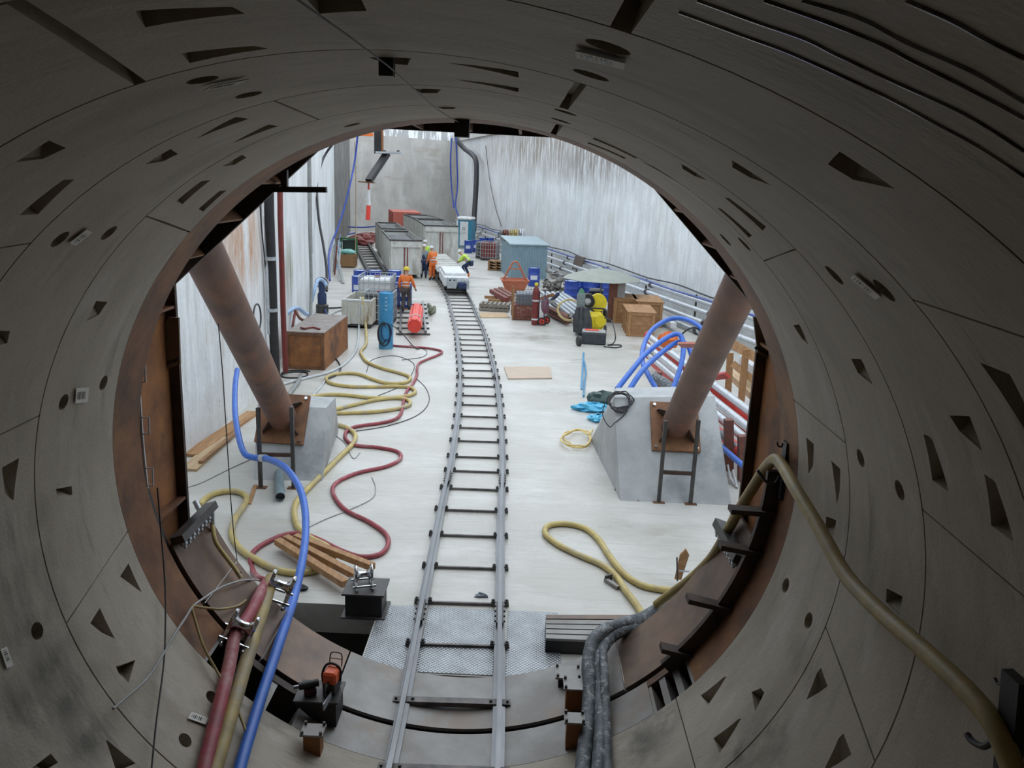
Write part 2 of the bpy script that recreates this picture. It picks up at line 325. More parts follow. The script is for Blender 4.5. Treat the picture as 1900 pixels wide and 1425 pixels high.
# ---- portal headwall (concrete around the tunnel mouth)
mb = MB(); n = 96
def sq(a, y):
    c, s_ = math.cos(a), math.sin(a); X0, X1, Z0, Z1 = -6.1, 13, -3.1, 7
    t = min([X1/c if c > 1e-6 else 1e9, X0/c if c < -1e-6 else 1e9, Z1/s_ if s_ > 1e-6 else 1e9, Z0/s_ if s_ < -1e-6 else 1e9]); return V((c*t, y, s_*t))
A = [2*math.pi*i/n for i in range(n)]
y0, y1 = YE+.02, YE+.42
rows = [[V(((R+.37)*math.cos(a), y0, (R+.37)*math.sin(a))) for a in A], [sq(a, y0) for a in A], [sq(a, y1) for a in A], [V(((R+.37)*math.cos(a), y1, (R+.37)*math.sin(a))) for a in A]]
mb.add([p for r_ in rows for p in r_], [(j*n+i, j*n+(i+1) % n, ((j+1) % 4)*n+(i+1) % n, ((j+1) % 4)*n+i) for j in range(4) for i in range(n)])
struct(mb, 'wall_front', 'pitwall')
# ---- pit floor: concrete slab with a sump hole by the portal
hole = [PZ(545, 1131), PZ(640, 1133), PZ(655, 1150), PZ(700, 1152), PZ(640, 1206)]
hx0, hx1, hy0, hy1 = -2.35, -1.12, 7.9, 9.3
YP = 9.32                                   # joint between chequer plates and slab
mb = MB()
for x0, x1, ya, yb in ((-30, 30, hy1, 100), (-30, hx0, 7.0, hy1), (hx1, 30, 7.9, hy1), (hx0, hx1, 7.0, 7.6)):
    mb.box(((x0+x1)/2, (ya+yb)/2, ZF-.2), (x1-x0, yb-ya, .4))
struct(mb, 'floor', 'pitfloor')
mb = MB(); mb.box((-1.7, 8.5, ZF-1.1), (2, 2.6, .2)); mb.box((-2.5, 8.5, ZF-.7), (.3, 2.6, .9)); mb.box((-.95, 8.5, ZF-.7), (.3, 2.6, .6)); mb.box((-1.7, 9.45, ZF-.7), (2, .25, .6)); mb.box((-1.7, 7.3, ZF-.7), (2, .3, .6)); struct(mb, 'floor_sump', 'soil')
struct(MB().box((0, 0, ZF-1.6), (60, 220, .3)), 'floor_ground', 'soil')
# chequer plates as part of the floor
m = mat('chequer', (.40, .42, .44), (.28, .29, .30), 3, .32, .55, 0)
nt = m.node_tree; w1 = nt.nodes.new('ShaderNodeTexWave'); w2 = nt.nodes.new('ShaderNodeTexWave'); tc = nt.nodes.new('ShaderNodeTexCoord')
for w_, d in ((w1, 'X'), (w2, 'Y')):
    w_.bands_direction = d; w_.inputs['Scale'].default_value = 9; mp = nt.nodes.new('ShaderNodeMapping'); mp.inputs['Rotation'].default_value = (0, 0, .785)
    nt.links.new(tc.outputs['Object'], mp.inputs[0]); nt.links.new(mp.outputs[0], w_.inputs[0])
mm = nt.nodes.new('ShaderNodeMath'); mm.operation = 'MULTIPLY'; nt.links.new(w1.outputs['Fac'], mm.inputs[0]); nt.links.new(w2.outputs['Fac'], mm.inputs[1])
bp = nt.nodes.new('ShaderNodeBump'); bp.inputs['Strength'].default_value = .8; bp.inputs['Distance'].default_value = .01
nt.links.new(mm.outputs[0], bp.inputs['Height']); nt.links.new(bp.outputs[0], nt.nodes['Principled BSDF'].inputs['Normal'])
for x0, x1, lab in ((-1.1, -.62, 'chequer steel floor plate left of the track'), (-.5, .36, 'chequer steel floor plate between the rails'), (.5, 1.12, 'chequer steel floor plate right of the track')):
    solo(MB().box(((x0+x1)/2, (7.92+YP)/2, ZF+.006), (x1-x0, YP-7.92, .012)), 'floor_plate', 'chequer', lab, 'steel plate')
# ---- pit walls
def wall(name, pts, z0, z1, th, side, mt):
    mb = MB()
    for (a, b) in zip(pts[:-1], pts[1:]):
        a, b = V((*a, 0)), V((*b, 0)); d = (b-a).normalized(); nrm = V((d.y, -d.x, 0))*side*th
        mb.poly8([V((a.x, a.y, z0)), V((b.x, b.y, z0)), V((b.x, b.y, z1)), V((a.x, a.y, z1))], [V((a.x, a.y, z0))+nrm, V((b.x, b.y, z0))+nrm, V((b.x, b.y, z1))+nrm, V((a.x, a.y, z1))+nrm])
    return struct(mb, name, mt)
ZT = 5.95
cL = PZ(622, 490); cB = PZ(650, 430); cR = PZ(845, 425)
cLx, cLy = cL.x, cL.y
wall('wall_left', [(-5.65, YE), (-5.7, 19), (cLx, cLy)], ZF-.3, ZT, .9, -1, 'pitwall')
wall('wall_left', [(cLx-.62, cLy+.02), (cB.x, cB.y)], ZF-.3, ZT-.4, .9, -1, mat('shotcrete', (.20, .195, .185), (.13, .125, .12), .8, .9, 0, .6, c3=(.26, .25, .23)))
wall('wall_right', [(14.2, YE), (8.66, 28.3), (cR.x, cR.y)], ZF-.3, ZT, .9, 1, 'pitwall')
wall('wall_back', [(cB.x-1, cB.y-.2), (cR.x+.3, cR.y+.05)], ZF-.3, ZT, .9, -1, 'backwall')
def onwall(u, v, a, b): d = V((b[0]-a[0], b[1]-a[1], 0)).normalized(); return tuple(PP(u, v, V((a[0], a[1], 0)), V((d.y, -d.x, 0))))
wl = ((-5.7, 19), (cLx, cLy)); wr = ((8.66, 28.3), (cR.x, cR.y))
stain('pitwall', [(onwall(463, 452, *wl), (2.2, 2.6, 1.6), (.50, .27, .15), 1.2), (onwall(537, 505, *wl), (1.2, 1.4, 1.5), (.16, .17, .05), 1.3), (onwall(1053, 520, *wr), (.8, .8, 1.3), (.22, .21, .08), 1.2),
  (onwall(1000, 270, *wr), (14, 30, 2.6), (.30, .25, .20), 1.3), (onwall(1110, 300, *wr), (8, 12, 2.2), (.25, .22, .20), 1.1)])
# capping beams with white drips
layered('capping', (.47, .47, .46), [((.95, .96, .97), (1.6, 1.6, .28), .52, .56, 1), ((.33, .32, .3), (3, 3, .3), .6, .7, .6)], rough=.8, bsc=8)
dB = V((cR.x-cB.x, cR.y-cB.y, 0)).normalized(); nB = V((dB.y, -dB.x, 0))
def beam(name, a, b, off, z0, z1, dep, mt):
    mb = MB(); a = V(a)+off; b = V(b)+off; d = (b-a).normalized(); nn = V((-d.y, d.x, 0))*dep
    mb.poly8([V((a.x, a.y, z0)), V((b.x, b.y, z0)), V((b.x, b.y, z1)), V((a.x, a.y, z1))], [V((a.x, a.y, z0))+nn, V((b.x, b.y, z0))+nn, V((b.x, b.y, z1))+nn, V((a.x, a.y, z1))+nn])
    return struct(mb, name, mt)
a_, b_ = V((cB.x-2, cB.y, 0)), V((cR.x, cR.y, 0))
beam('trim_capping', a_, b_-dB*.2, nB*.25, ZT, ZT+1.05, 1.4, 'capping')
beam('trim_capping', a_, b_+dB*6, nB*-1.2, ZT+1.05, ZT+3.2, 2.2, 'capping')
mb = MB(); q = [(14.2+.1, YE), (8.66+.1, 28.3), (cR.x+.1, cR.y)]
for a, b in zip(q[:-1], q[1:]): mb.bar((a[0], a[1], ZT+.2), (b[0], b[1], ZT+.2), .8, .4)
struct(mb, 'trim_coping', 'backwall')
# ================================================================ PORTAL STEELWORK
# steel sealing ring, sectors; some cells open
def sect(u, v): p = PC(u, v); return math.atan2(p.z, p.x)
seal = thing('sealing_ring', 'rusty steel ring lining the tunnel mouth, joined to the concrete edge', 'steel ring', (0, YE, -R))
def sector(a0, a1, y0, y1, r0, r1, mt, name, parent, n=None):
    return ring_mesh(y0, y1, r0, r1, n or max(2, int(abs(a1-a0)/.035)), a0, a1).build(name, mt, parent, world=True, smooth=True)
a_op = sorted([sect(1283, 1248), sect(1205, 1290)]); b_op = sorted([sect(560, 1320), sect(395, 1200)])
# angles run from a_op end (right bottom) up round to b_op (left bottom)
A0 = a_op[1]; B0 = b_op[0]
sector(A0, B0+2*math.pi if B0 < 0 else B0, YE+.005, YE+.49, R, R+.3, 'rust', 'ring_plate', seal)
# bottom piece between the open cells
sector(b_op[1]+.0, a_op[0], YE+.005, YE+.49, R, R+.3, 'plategrey', 'bottom_plate', seal)
for lo, hi in (a_op, b_op):
    n = 3
    for i in range(n+1):
        a = lo+(hi-lo)*i/n; sector(a-.012, a+.012, YE+.005, YE+.49, R+.01, R+.3, 'plategrey', 'rib', seal, 2)
    sector(lo, hi, YE+.40, YE+.49, R, R+.3, 'rustdark', 'ring_flange', seal)
sector(-math.pi, 0, YE+.47, YE+.62, R+.05, R+.09, 'black', 'gap_shade', seal)  # black strip added so the gap looks shaded instead of showing bright floor
# curved guide plates below, behind the dark gap
gp = thing('guide_plate_trough', 'curved brown steel plates forming the trough below the tunnel mouth', 'steel plates', (0, 7.4, -R))
aL = sect(330, 1000)-.0; aL = math.atan2(-1.0, -2.67); aR = math.atan2(-.72, 2.76)
edges = [aL, sect(470, 1140)+.0, sect(548, 1180), sect(640, 1235), sect(1135, 1240), sect(1180, 1200), sect(1385, 1000)]
edges = [aL, -2.55, -2.28, sect(640, 1235), sect(1150, 1230), aR]
mts = ['plate', 'rustdark', 'plate', 'plategrey', 'plate']
for i in range(5):
    a0, a1 = edges[i]+.003, edges[i+1]-.003
    sector(a0, a1, YE+.57, 7.87, R-.0, R+.035, ['plate', 'plate', 'plate', 'plategrey', 'plate'][i], 'curved_plate', gp)
# portal frame: vertical H posts, diagonals and head beam
pf = thing('portal_frame', 'rusty octagonal steel portal frame standing in front of the tunnel mouth', 'steel frame', (0, 7.4, -R))
oct_ = [V((-2.79, 0, -1.9)), V((-2.79, 0, 1.33)), V((-1.30, 0, 2.70)), V((-.82, 0, 2.82)), V((.95, 0, 2.80)), V((1.62, 0, 2.44)), V((2.76, 0, 1.28)), V((2.76, 0, -1.9))]
YN, YF_ = YE+.52, 7.72
for i in range(7):
    a, b = oct_[i], oct_[i+1]; d = (b-a).normalized(); nrm = V((-d.z, 0, d.x)); dep = .42
    post = i in (0, 6); mtw = 'rustorange' if post else 'rustdark'
    for name, y, th, w0, w1, mt in (('far_flange', YF_, .045, 0, dep, 'rustdark'), ('near_flange', YN+.02, .04, .14, dep, 'rust')):
        mb = MB(); mb.prism([a+nrm*w0+V((0, y-th/2, 0)), b+nrm*w0+V((0, y-th/2, 0)), b+nrm*w1+V((0, y-th/2, 0)), a+nrm*w1+V((0, y-th/2, 0))], (0, th, 0))
        mb.build(name, mt, pf, world=True)
    mb = MB(); wo = .10 if post else .30; mb.prism([a+nrm*wo+V((0, YN, 0)), b+nrm*wo+V((0, YN, 0)), b+nrm*(wo+.03)+V((0, YN, 0)), a+nrm*(wo+.03)+V((0, YN, 0))], (0, YF_-YN, 0)); mb.build('web', mtw, pf, world=True)
    # stiffeners across the section
    L_ = (b-a).length
    ks = [.33, .93] if i == 0 else ([.08, .66] if i == 6 else [.2, .45, .7])
    for t in ks:
        c = a+d*L_*t; mb = MB(); mb.prism([c+nrm*.01+V((0, YN, 0)), c+nrm*wo+V((0, YN, 0)), c+nrm*wo+d*.025+V((0, YN, 0)), c+nrm*.01+d*.025+V((0, YN, 0))], (0, YF_-YN, 0)); mb.build('stiffener', 'rust', pf, world=True)
# gusset plates with a row of bolt holes
mat('gusset', (.20, .15, .10), (.13, .095, .065), 2, .6, .3, .1)
for pts, sx in (([(270, 700), (334, 676), (331, 590), (313, 588), (282, 640)], -1), ([(1398, 588), (1406, 655), (1440, 676), (1436, 640), (1412, 590)], 1)):
    Yg = 7.66
    P_ = [PY(*p, Yg) for p in pts]; MB().prism(P_, (0, .03, 0)).build('gusset_plate', 'gusset', pf, world=True)
    a, b = (V(PY(284, 684, Yg-.012)), V(PY(330, 667, Yg-.012))) if sx < 0 else (V(PY(1404, 646, Yg-.012)), V(PY(1434, 662, Yg-.012)))
    mb = MB()
    for i in range(7): c = a.lerp(b, i/6); mb.cyl(c, c+V((0, .02, 0)), .017, n=10)
    mb.build('bolt_holes', 'black', pf, world=True)
# short post and long dark bar crossing the upper left of the mouth
mb = MB(); mb.bar(PY(528, 315, 7.55), PY(528, 352, 7.55), .055, .055); mb.bar(PY(478, 351, 7.55), PY(606, 352, 7.55), .06, .05)
mb.build('cross_bar', 'black', pf, world=True)
# bolted joints
for (u0, v0, u1, v1, sx) in ((302, 988, 360, 934, -1), (1352, 968, 1412, 1020, 1)):
    Ya, Yb = YE+.57, 7.86
    if sx < 0: a0 = math.atan2(-1.08, -2.63); a1 = math.atan2(-.98, -2.67)
    else: a0 = math.atan2(-.95, 2.68); a1 = math.atan2(-.84, 2.72)
    j = thing('bolted_joint', 'row of grey hexagon bolts through the flange at the foot of the %s frame post' % ('left' if sx < 0 else 'right'), 'bolts', (math.cos(a0)*R, Ya, math.sin(a0)*R))
    ring_mesh(Ya, Yb, R-.13, R-.0, 2, min(a0, a1)-.01, max(a0, a1)-.02).build('flange', 'darksteel', j, world=True)
    am = (min(a0, a1)-.01) if sx > 0 else max(a0, a1)-.02
    am = min(a0, a1)-.012 if sx > 0 else max(a0, a1)+.0
    # bolts on the side facing down along the arc
    s_ = -1 if sx > 0 else 1
    base = (min(a0, a1)-.01) if sx > 0 else (max(a0, a1)-.02)
    for i in range(8):
        y = Ya+.08+i*(Yb-Ya-.16)/7; c = V((math.cos(base)*(R-.065), y, math.sin(base)*(R-.065))); t = V((-math.sin(base), 0, math.cos(base)))*(-1 if sx > 0 else 1)
        mb = MB(); mb.cyl(c, c+t*.045, .036, n=6); mb.cyl(c, c+t*.075, .018, n=8); mb.build('bolt', 'galv', j, world=True)
# ================================================================ STRUTS, THRUST BLOCKS, PROPS
for side, P1, P2 in (('left', V((-3.35, 10.07, 1.23)), V((-3.70, 13.87, -1.73))), ('right', V((3.34, 11.17, .81)), V((3.33, 13.88, -1.55)))):
    d = (P1-P2).normalized(); top = P2+d*((7.95-P2.y)/d.y); bot = P2-d*.0
    blk_n = -d
    foot = P2-d*.35
    st = thing('strut', 'thick brown steel tube strut leaning down to the %s concrete block' % side, 'strut', foot)
    MB().cyl(foot, top, .254, n=40).build('tube', 'strut', st, world=True, smooth=True)
    x = V((1, 0, 0)); x = (x-d*x.dot(d)).normalized(); y = d.cross(x)
    m3 = Matrix((x, y, d)).transposed()
    MB().box(foot+d*.03, (.86, .95, .06), m=m3).build('foot_plate', 'rust', st, world=True)
    MB().box(top-d*.02, (.62, .62, .05), m=m3).build('head_plate', 'rustdark', st, world=True)
    for k in range(4):
        a = math.pi/4+k*math.pi/2; r_ = x*math.cos(a)+y*math.sin(a)
        MB().prism([foot+d*.06+r_*.24, foot+d*.06+r_*.44, foot+d*.16+r_*.42, foot+d*.34+r_*.24], d.cross(r_)*.02).build('gusset', 'rustdark', st, world=True)
    for i in (-1, 1):
        for k in (-1, 1): c = foot+d*.06+x*i*.36+y*k*.41; MB().cyl(c, c+d*.035, .03, n=6).build('bolt', 'chrome', st, world=True)
    # concrete block: sloping face square to the strut
    def on(u, v): return PP(u, v, foot, d)
    if side == 'right': TL, TR, BR, BL, G0, G1 = on(1140, 738), on(1326, 735), on(1352, 905), on(1150, 915), PZ(1096, 817), V((4.28, 17.0, ZF))
    else: TL, TR, BR, BL, G0, G1 = on(478, 750), on(605, 757), on(599, 868), on(472, 874), V((-4.65, 16.3, ZF)), PZ(628, 800)
    zt = max(TL.z, TR.z)
    def down(p, q):          # continue the edge to the floor
        t = (ZF-.0-p.z)/(q.z-p.z); return p+(q-p)*t
    FL, FR = down(TL, BL), down(TR, BR)
    BT0 = V((TL.x+.1, TL.y+.75, TL.z)); BT1 = V((TR.x, TR.y+.75, TR.z)); B0_ = V((G0.x, max(G0.y, BT0.y+.3), ZF)); B1_ = V((G1.x, max(G1.y, BT1.y+.3), ZF))
    mb = MB(); mb.add([FL, FR, TR, TL, B0_, B1_, BT1, BT0], [(0, 1, 2, 3), (5, 4, 7, 6), (3, 2, 6, 7), (1, 5, 6, 2), (4, 0, 3, 7), (0, 4, 5, 1)])
    solo(mb, 'thrust_block', 'blockconc', 'sloping grey concrete block under the foot of the %s strut' % side, 'concrete block')
    pr = [(484, 757, 905), (545, 755, 906)] if side == 'left' else [(1222, 780, 932), (1281, 779, 935)]
    pt = thing('prop_frame', 'pair of thin rusty steel props holding up the lower end of the %s strut' % side, 'props', PZ(pr[0][0], pr[0][2]))
    tops = []
    for u, v0, v1 in pr:
        b_ = PZ(u, v1); t_ = PY(u, v0, b_.y); t_.x = b_.x; MB().bar(b_, t_, .06, .06).build('post', 'darksteel', pt, world=True); tops.append((b_, t_))
        MB().box(b_+V((0, 0, .008)), (.2, .12, .016)).build('foot', 'rust', pt, world=True)
    h = .55 if side == 'right' else .6
    a, b = tops[0][0]+V((0, 0, h)), tops[1][0]+V((0, 0, h)); MB().bar(a, b, .05, .06).build('crossbar', 'rustdark', pt, world=True)
# ================================================================ TRACK
LC = [(-.02, 3.0), (-.015, 6.3), (-.09, 9.13), (-.175, 12.2), (-.225, 14.7), (-.39, 18.3), (-.61, 21.5), (-.89, 24.47), (-1.31, 28.4), (-1.75, 31.7), (-2.36, 36.2), (-3.2, 41), (-4.2, 46), (-5.3, 51), (-6.6, 57)]
cen = spline([V((x, y, 0)) for x, y in LC], 8)
def off(c, i, o):
    t = (c[min(i+1, len(c)-1)]-c[max(i-1, 0)]).normalized(); return c[i]+V((t.y, -t.x, 0))*o
Z0 = ZF+.05
trk = thing('railway_track', 'narrow gauge steel track running from the tunnel mouth across the pit floor', 'railway track', (-.02, 3, ZF))
def rail(parent, cen, o, z0, hh=.115, name='rail'):
    prof = [(-.062, 0), (.062, 0), (.062, .014), (.009, .024), (.009, hh-.03), (.028, hh-.024), (.028, hh-.002), (.02, hh), (-.02, hh), (-.028, hh-.002), (-.028, hh-.024), (-.009, hh-.03), (-.009, .024), (-.062, .014)]
    vs = []; n = len(prof)
    for i in range(len(cen)):
        p = off(cen, i, o); t = (cen[min(i+1, len(cen)-1)]-cen[max(i-1, 0)]).normalized(); s_ = V((t.y, -t.x, 0))
        vs += [p+s_*x+V((0, 0, z0+z)) for x, z in prof]
    fs = [(i*n+j, i*n+(j+1) % n, (i+1)*n+(j+1) % n, (i+1)*n+j) for i in range(len(cen)-1) for j in range(n)]+[tuple(range(n)), tuple(range((len(cen)-1)*n, len(cen)*n))[::-1]]
    return MB().add(vs, fs).build(name, 'railhead', parent, world=True)
rail(trk, cen, -.485, Z0); rail(trk, cen, .485, Z0)
def cat(y):
    for i in range(len(cen)-1):
        if cen[i].y <= y <= cen[i+1].y:
            t = (y-cen[i].y)/(cen[i+1].y-cen[i].y); return cen[i].lerp(cen[i+1], t), (cen[i+1]-cen[i]).normalized()
    return cen[-1], V((0, 1, 0))
ys = [4.9, 5.6, 6.35, 7.35, 8.45, 9.42, 10.4, 11.45, 12.42, 13.37, 14.26, 15.06, 16.05]
while ys[-1] < 56: ys.append(ys[-1]+random.uniform(.85, 1.05))
mat('sleepermat', (.07, .065, .065), (.17, .15, .14), 5, .5, .4, .2)
for y in ys:
    c, t = cat(y); s_ = V((t.y, -t.x, 0))
    in_ring = y < 7.9
    MB().bar(c-s_*.6+V((0, 0, ZF+.025+(.03 if in_ring else 0))), c+s_*.6+V((0, 0, ZF+.025+(.03 if in_ring else 0))), .03 if y > 7.9 else .09, .05 if in_ring else .035).build('sleeper', 'sleepermat', trk, world=True)
    if y < 27:
        for o in (-.485, .485):
            for q in (-.085, .085):
                mb = MB(); p = c+s_*(o+q); mb.box(p+V((0, 0, Z0+.02)), (.05, .06, .022), rz=math.atan2(-t.x, t.y)); mb.cyl(p+V((0, 0, Z0+.02)), p+V((0, 0, Z0+.05)), .014, n=6)
                mb.build('rail_clip', 'darksteel', trk, world=True)
for y in (9.05, 13.7, 21.5):
    c, t = cat(y); s_ = V((t.y, -t.x, 0))
    for o in (-.485, .485):
        for q in (-.035, .035):
            mb = MB(); p = c+s_*(o+q); mb.bar(p-t*.25+V((0, 0, Z0+.06)), p+t*.25+V((0, 0, Z0+.06)), .02, .05)
            for k in (-.18, -.06, .06, .18): mb.cyl(p+t*k+V((0, 0, Z0+.06)), p+t*k+s_*(.03 if q > 0 else -.03)+V((0, 0, Z0+.06)), .014, n=6)
            mb.build('fishplate', 'darksteel', trk, world=True)
# ================================================================ FOREGROUND AT THE TUNNEL MOUTH
def zc(x, r=R): return -math.sqrt(max(0, r*r-x*x))
Kf = 3.958; KF = 4.524                      # magnifications of two enlarged views
mat('hosered', (.36, .055, .075), (.24, .05, .06), 6, .5, 0, .1, c3=(.42, .20, .20))
mat('hoseyellow', (.60, .47, .17), (.44, .34, .13), 6, .5, 0, .1, c3=(.38, .33, .24))
mat('hoseyellowdull', (.42, .31, .11), (.27, .20, .08), 6, .5, 0, .1, c3=(.30, .25, .17))
mat('hoseblue', (.05, .17, .62), (.04, .13, .50), 6, .38, 0, .05)
mat('hosewhite', (.60, .62, .63), (.45, .47, .48), 5, .5, 0, .05)
mat('hosegrey', (.30, .31, .30), (.22, .23, .22), 5, .55, 0, .05)
mat('mudhose', (.055, .065, .075), (.13, .145, .16), 9, .55, 0, .4, c3=(.42, .44, .44), fine=14)
mat('cableblack', (.02, .02, .022), None, 5, .5, 0, 0)
mat('cablegrey', (.38, .38, .37), None, 5, .5, 0, 0)
mat('wood', (.42, .23, .10), (.30, .15, .06), 2.5, .65, 0, .1, st=(8, 1, 8), c3=(.50, .30, .15))
mat('woodpale', (.55, .40, .24), (.44, .30, .17), 2.5, .7, 0, .1, st=(6, 1, 6))
mat('woodbrown', (.36, .20, .09), (.24, .125, .055), 2.5, .7, 0, .15, st=(2, 2, 9))
def hose(name, pts, r, mt, label, cat='hose', group=None, k=6, n=10, bands=None):
    ps = spline(pts, k); lo = min(p.z for p in ps); o = V((ps[0].x, ps[0].y, lo-r)); 
    mb = MB(); mb.tube(ps, r, n)
    if not bands: return tag(mb.build(name, mt, None, True, loc=o), label, cat, group)
    t = thing(name, label, cat, o, 0, group); mb.build('pipe', mt, t, True, world=True)
    for i in bands:
        q = ps[i]; d = (ps[min(i+1, len(ps)-1)]-ps[i-1]).normalized(); MB().cyl(q-d*.03, q+d*.03, r*1.25, n=12).build('coupling' if len(bands) < 3 else 'clip', 'galv' if len(bands) < 3 else 'cablegrey', t, True, world=True)
    return t
def fl(pts, r, dz=0): return [PZ(u, v, ZF+r+dz) for u, v in pts]
# blue, yellow and red hoses running over the lip into the tunnel
Z7 = lambda *p: zoomed(0, 945, K, p)
def air(pts, r=.075):
    out = []
    for u, v, Y in pts:
        p = PY(u, v, Y)
        if p.y < 7.95 and math.hypot(p.x, p.z) > R-r: p = PC(u, v, R-r)
        out.append(p)
    return out
hose('water_hose', air([(440, 686, 16.4), (436, 720, 15.5), (437, 775, 14.2), (450, 835, 13.0), (470, 849, 12.8), (495, 851, 12.6), (528, 867, 11.9), (553, 900, 11.2), (565, 940, 10.7), (567, 990, 10), (560, 1045, 9.2), (545, 1110, 8.5), (527, 1165, 7.9),
     (505, 1232, 7.2), (487, 1285, 6.85), (470, 1340, 6.6), (452, 1400, 6.4), (440, 1445, 6.25)]), .052, 'hoseblue', 'thick blue hose crossing the others and dropping into the tunnel at left', bands=[28, 29])
hose('air_hose', air([(497, 1079, 8.15), (484, 1100, 7.95), (466, 1135, 7.75), (450, 1160, 7.45)])+air([(436, 1180, 7.3), (424, 1240, 7.0), (407, 1310, 6.75), (392, 1370, 6.5), (375, 1440, 6.3)]), .062, 'hosered', 'dull red hose lying over the chrome roller at the tunnel lip', bands=None)
hose('mortar_hose', air([(504, 1072, 8.1), (497, 1100, 7.95), (485, 1140, 7.75), (471, 1182, 7.5), (453, 1240, 7.2), (434, 1305, 6.95), (415, 1370, 6.7), (394, 1440, 6.45)]), .068, 'hoseyellowdull', 'dirty yellow hose beside the red one, running down into the tunnel')
hose('thin_cable', air([(470, 1100, 8.0), (445, 1122, 7.8), (410, 1130, 7.5), (375, 1127, 7.15), (357, 1126, 6.95), (362, 1150, 6.9), (378, 1200, 6.75), (405, 1250, 6.65), (430, 1295, 6.55), (452, 1345, 6.4), (460, 1380, 6.25), (453, 1440, 6.1)]), .012, 'hoseyellowdull', 'thin yellow cable looping over the steel lip beneath the red hose', 'cable')
hose('thin_cable', air([(480, 1076, 8.1), (450, 1077, 7.9), (410, 1090, 7.5), (375, 1112, 7.2), (357, 1126, 6.95), (345, 1145, 6.8), (322, 1180, 6.5), (300, 1218, 6.3), (270, 1262, 6.0), (210, 1315, 5.75)]), .011, 'cablegrey', 'thin grey cable stretching from the hose roller across the lining', 'cable')
hose('hanging_wire', air([(292, 905, 7.0), (299, 990, 6.9), (306, 1080, 6.7), (307, 1150, 6.5), (304, 1230, 6.2), (290, 1340, 5.9), (280, 1440, 5.6)]), .007, 'cableblack', 'thin dark wire hanging down the lining at lower left', 'wire')
hose('hanging_wire', air([(405, 600, 9.0), (412, 680, 9), (420, 800, 9), (430, 950, 9), (440, 1040, 8.9)])+[PC(447, 1062, R-.01)], .006, 'cableblack', 'thin dark wire hanging in front of the left pit wall down to the lip', 'wire')
# floor hoses left
red = zoomed(460, 480, 4.75, [(1275, 765), (1400, 775), (1560, 785), (1680, 805), (1710, 825), (1660, 855), (1570, 890), (1505, 925), (1490, 980), (1490, 1020), (1460, 1090), (1420, 1140), (1390, 1190), (1370, 1270), (1345, 1370), (1280, 1420)])
red += [(705, 785), (655, 793), (640, 808), (655, 825), (700, 830), (738, 838), (742, 852), (715, 866), (665, 877), (625, 895), (618, 915), (640, 945), (685, 968), (715, 990), (720, 1010), (705, 1028), (670, 1033), (630, 1020), (590, 1000), (555, 990), (520, 995), (480, 1015), (465, 1035), (470, 1060)]
hose('air_hose', fl(red, .036)+[PY(480, 1072, 8.4), PY(497, 1077, 8.15)], .036, 'hosered', 'long red hose snaking over the floor left of the track', k=5)
yel = zoomed(460, 480, 4.75, [(1045, 690), (1038, 760), (995, 815), (1010, 860), (1060, 915), (1200, 970), (1350, 1010), (1430, 1045), (1390, 1090), (1240, 1098), (1110, 1065), (990, 1020), (880, 1008), (750, 1022), (688, 1055), (740, 1100), (900, 1125), (1100, 1128), (1300, 1125), (1430, 1135), (1475, 1175), (1400, 1210), (1220, 1225), (1050, 1222), (880, 1202), (700, 1198), (520, 1228), (450, 1275), (500, 1320), (700, 1338), (900, 1295), (1120, 1245), (1300, 1228), (1410, 1245), (1420, 1290), (1300, 1325), (1100, 1350), (880, 1358), (710, 1365), (650, 1380)])
ytop = PZ(672, 608)
yx, yy = ytop.x, ytop.y
hose('mortar_hose', [PY(673, 556, yy+.2), PY(673, 554, yy-.1), PY(674, 575, yy-.15), PY(678, 600, yy-.2)]+fl(yel, .045), .045, 'hoseyellow', 'long yellow hose in loops on the floor behind the left strut foot', k=5)
y2 = [(614, 782)]+zoomed(200, 780, Kf, [(1680, 30), (1750, 50), (1815, 100), (1800, 170), (1700, 270), (1580, 390), (1450, 520), (1385, 600), (1370, 690), (1400, 790), (1480, 860), (1600, 920), (1650, 980), (1640, 1040), (1550, 1095), (1400, 1120), (1250, 1100), (1100, 1030), (970, 940), (910, 830), (935, 720), (1010, 610), (1010, 550), (920, 520), (790, 535), (710, 580), (682, 625)])
hose('mortar_hose', fl(y2, .047), .047, 'hoseyellow', 'yellow hose curving round the timber beams to the white valve', k=5)
wht = zoomed(460, 480, 4.75, [(975, 690), (955, 800), (900, 880), (820, 950), (700, 1005), (560, 1040), (420, 1075), (310, 1105)])
hose('water_hose', [PY(668, 556, yy+.2), PY(669, 554, yy-.1), PY(668, 580, yy-.15), PY(666, 605, yy-.2)]+fl(wht, .035), .035, 'hosewhite', 'white hose hanging from the open tank and running to the left strut')
hose('water_hose', fl([(606, 700), (597, 715), (580, 735), (560, 758)], .025), .025, 'hosewhite', 'short pale hose end behind the left strut foot')
hl = [(573, 292, 26), (574, 400, 26), (577, 500, 26), (577, 560, 25.8), (574, 620, 25), (565, 672, 24)]
hose('water_hose', air(hl)+fl([(556, 702), (545, 720), (535, 733)], .05), .05, 'hosegrey', 'grey hose hanging from above in front of the left wall')
hose('black_cable', fl([(618, 660), (628, 672), (632, 685), (622, 697), (608, 703)], .02), .02, 'cableblack', 'short black cable beside the rusty box', 'cable')
thin = [[(680, 690), (690, 668), (730, 660), (765, 672), (766, 690), (745, 715), (700, 735)], [(770, 700), (790, 720), (796, 745), (775, 770), (720, 790), (660, 800)], [(560, 985), (600, 965), (650, 945), (690, 925), (697, 905), (690, 885)], [(505, 800), (545, 755), (580, 760), (608, 775), (615, 800), (640, 822), (655, 850), (668, 840)],
        [(345, 905), (375, 895), (430, 868), (470, 850)], [(760, 640), (790, 650), (785, 662), (745, 668)]]
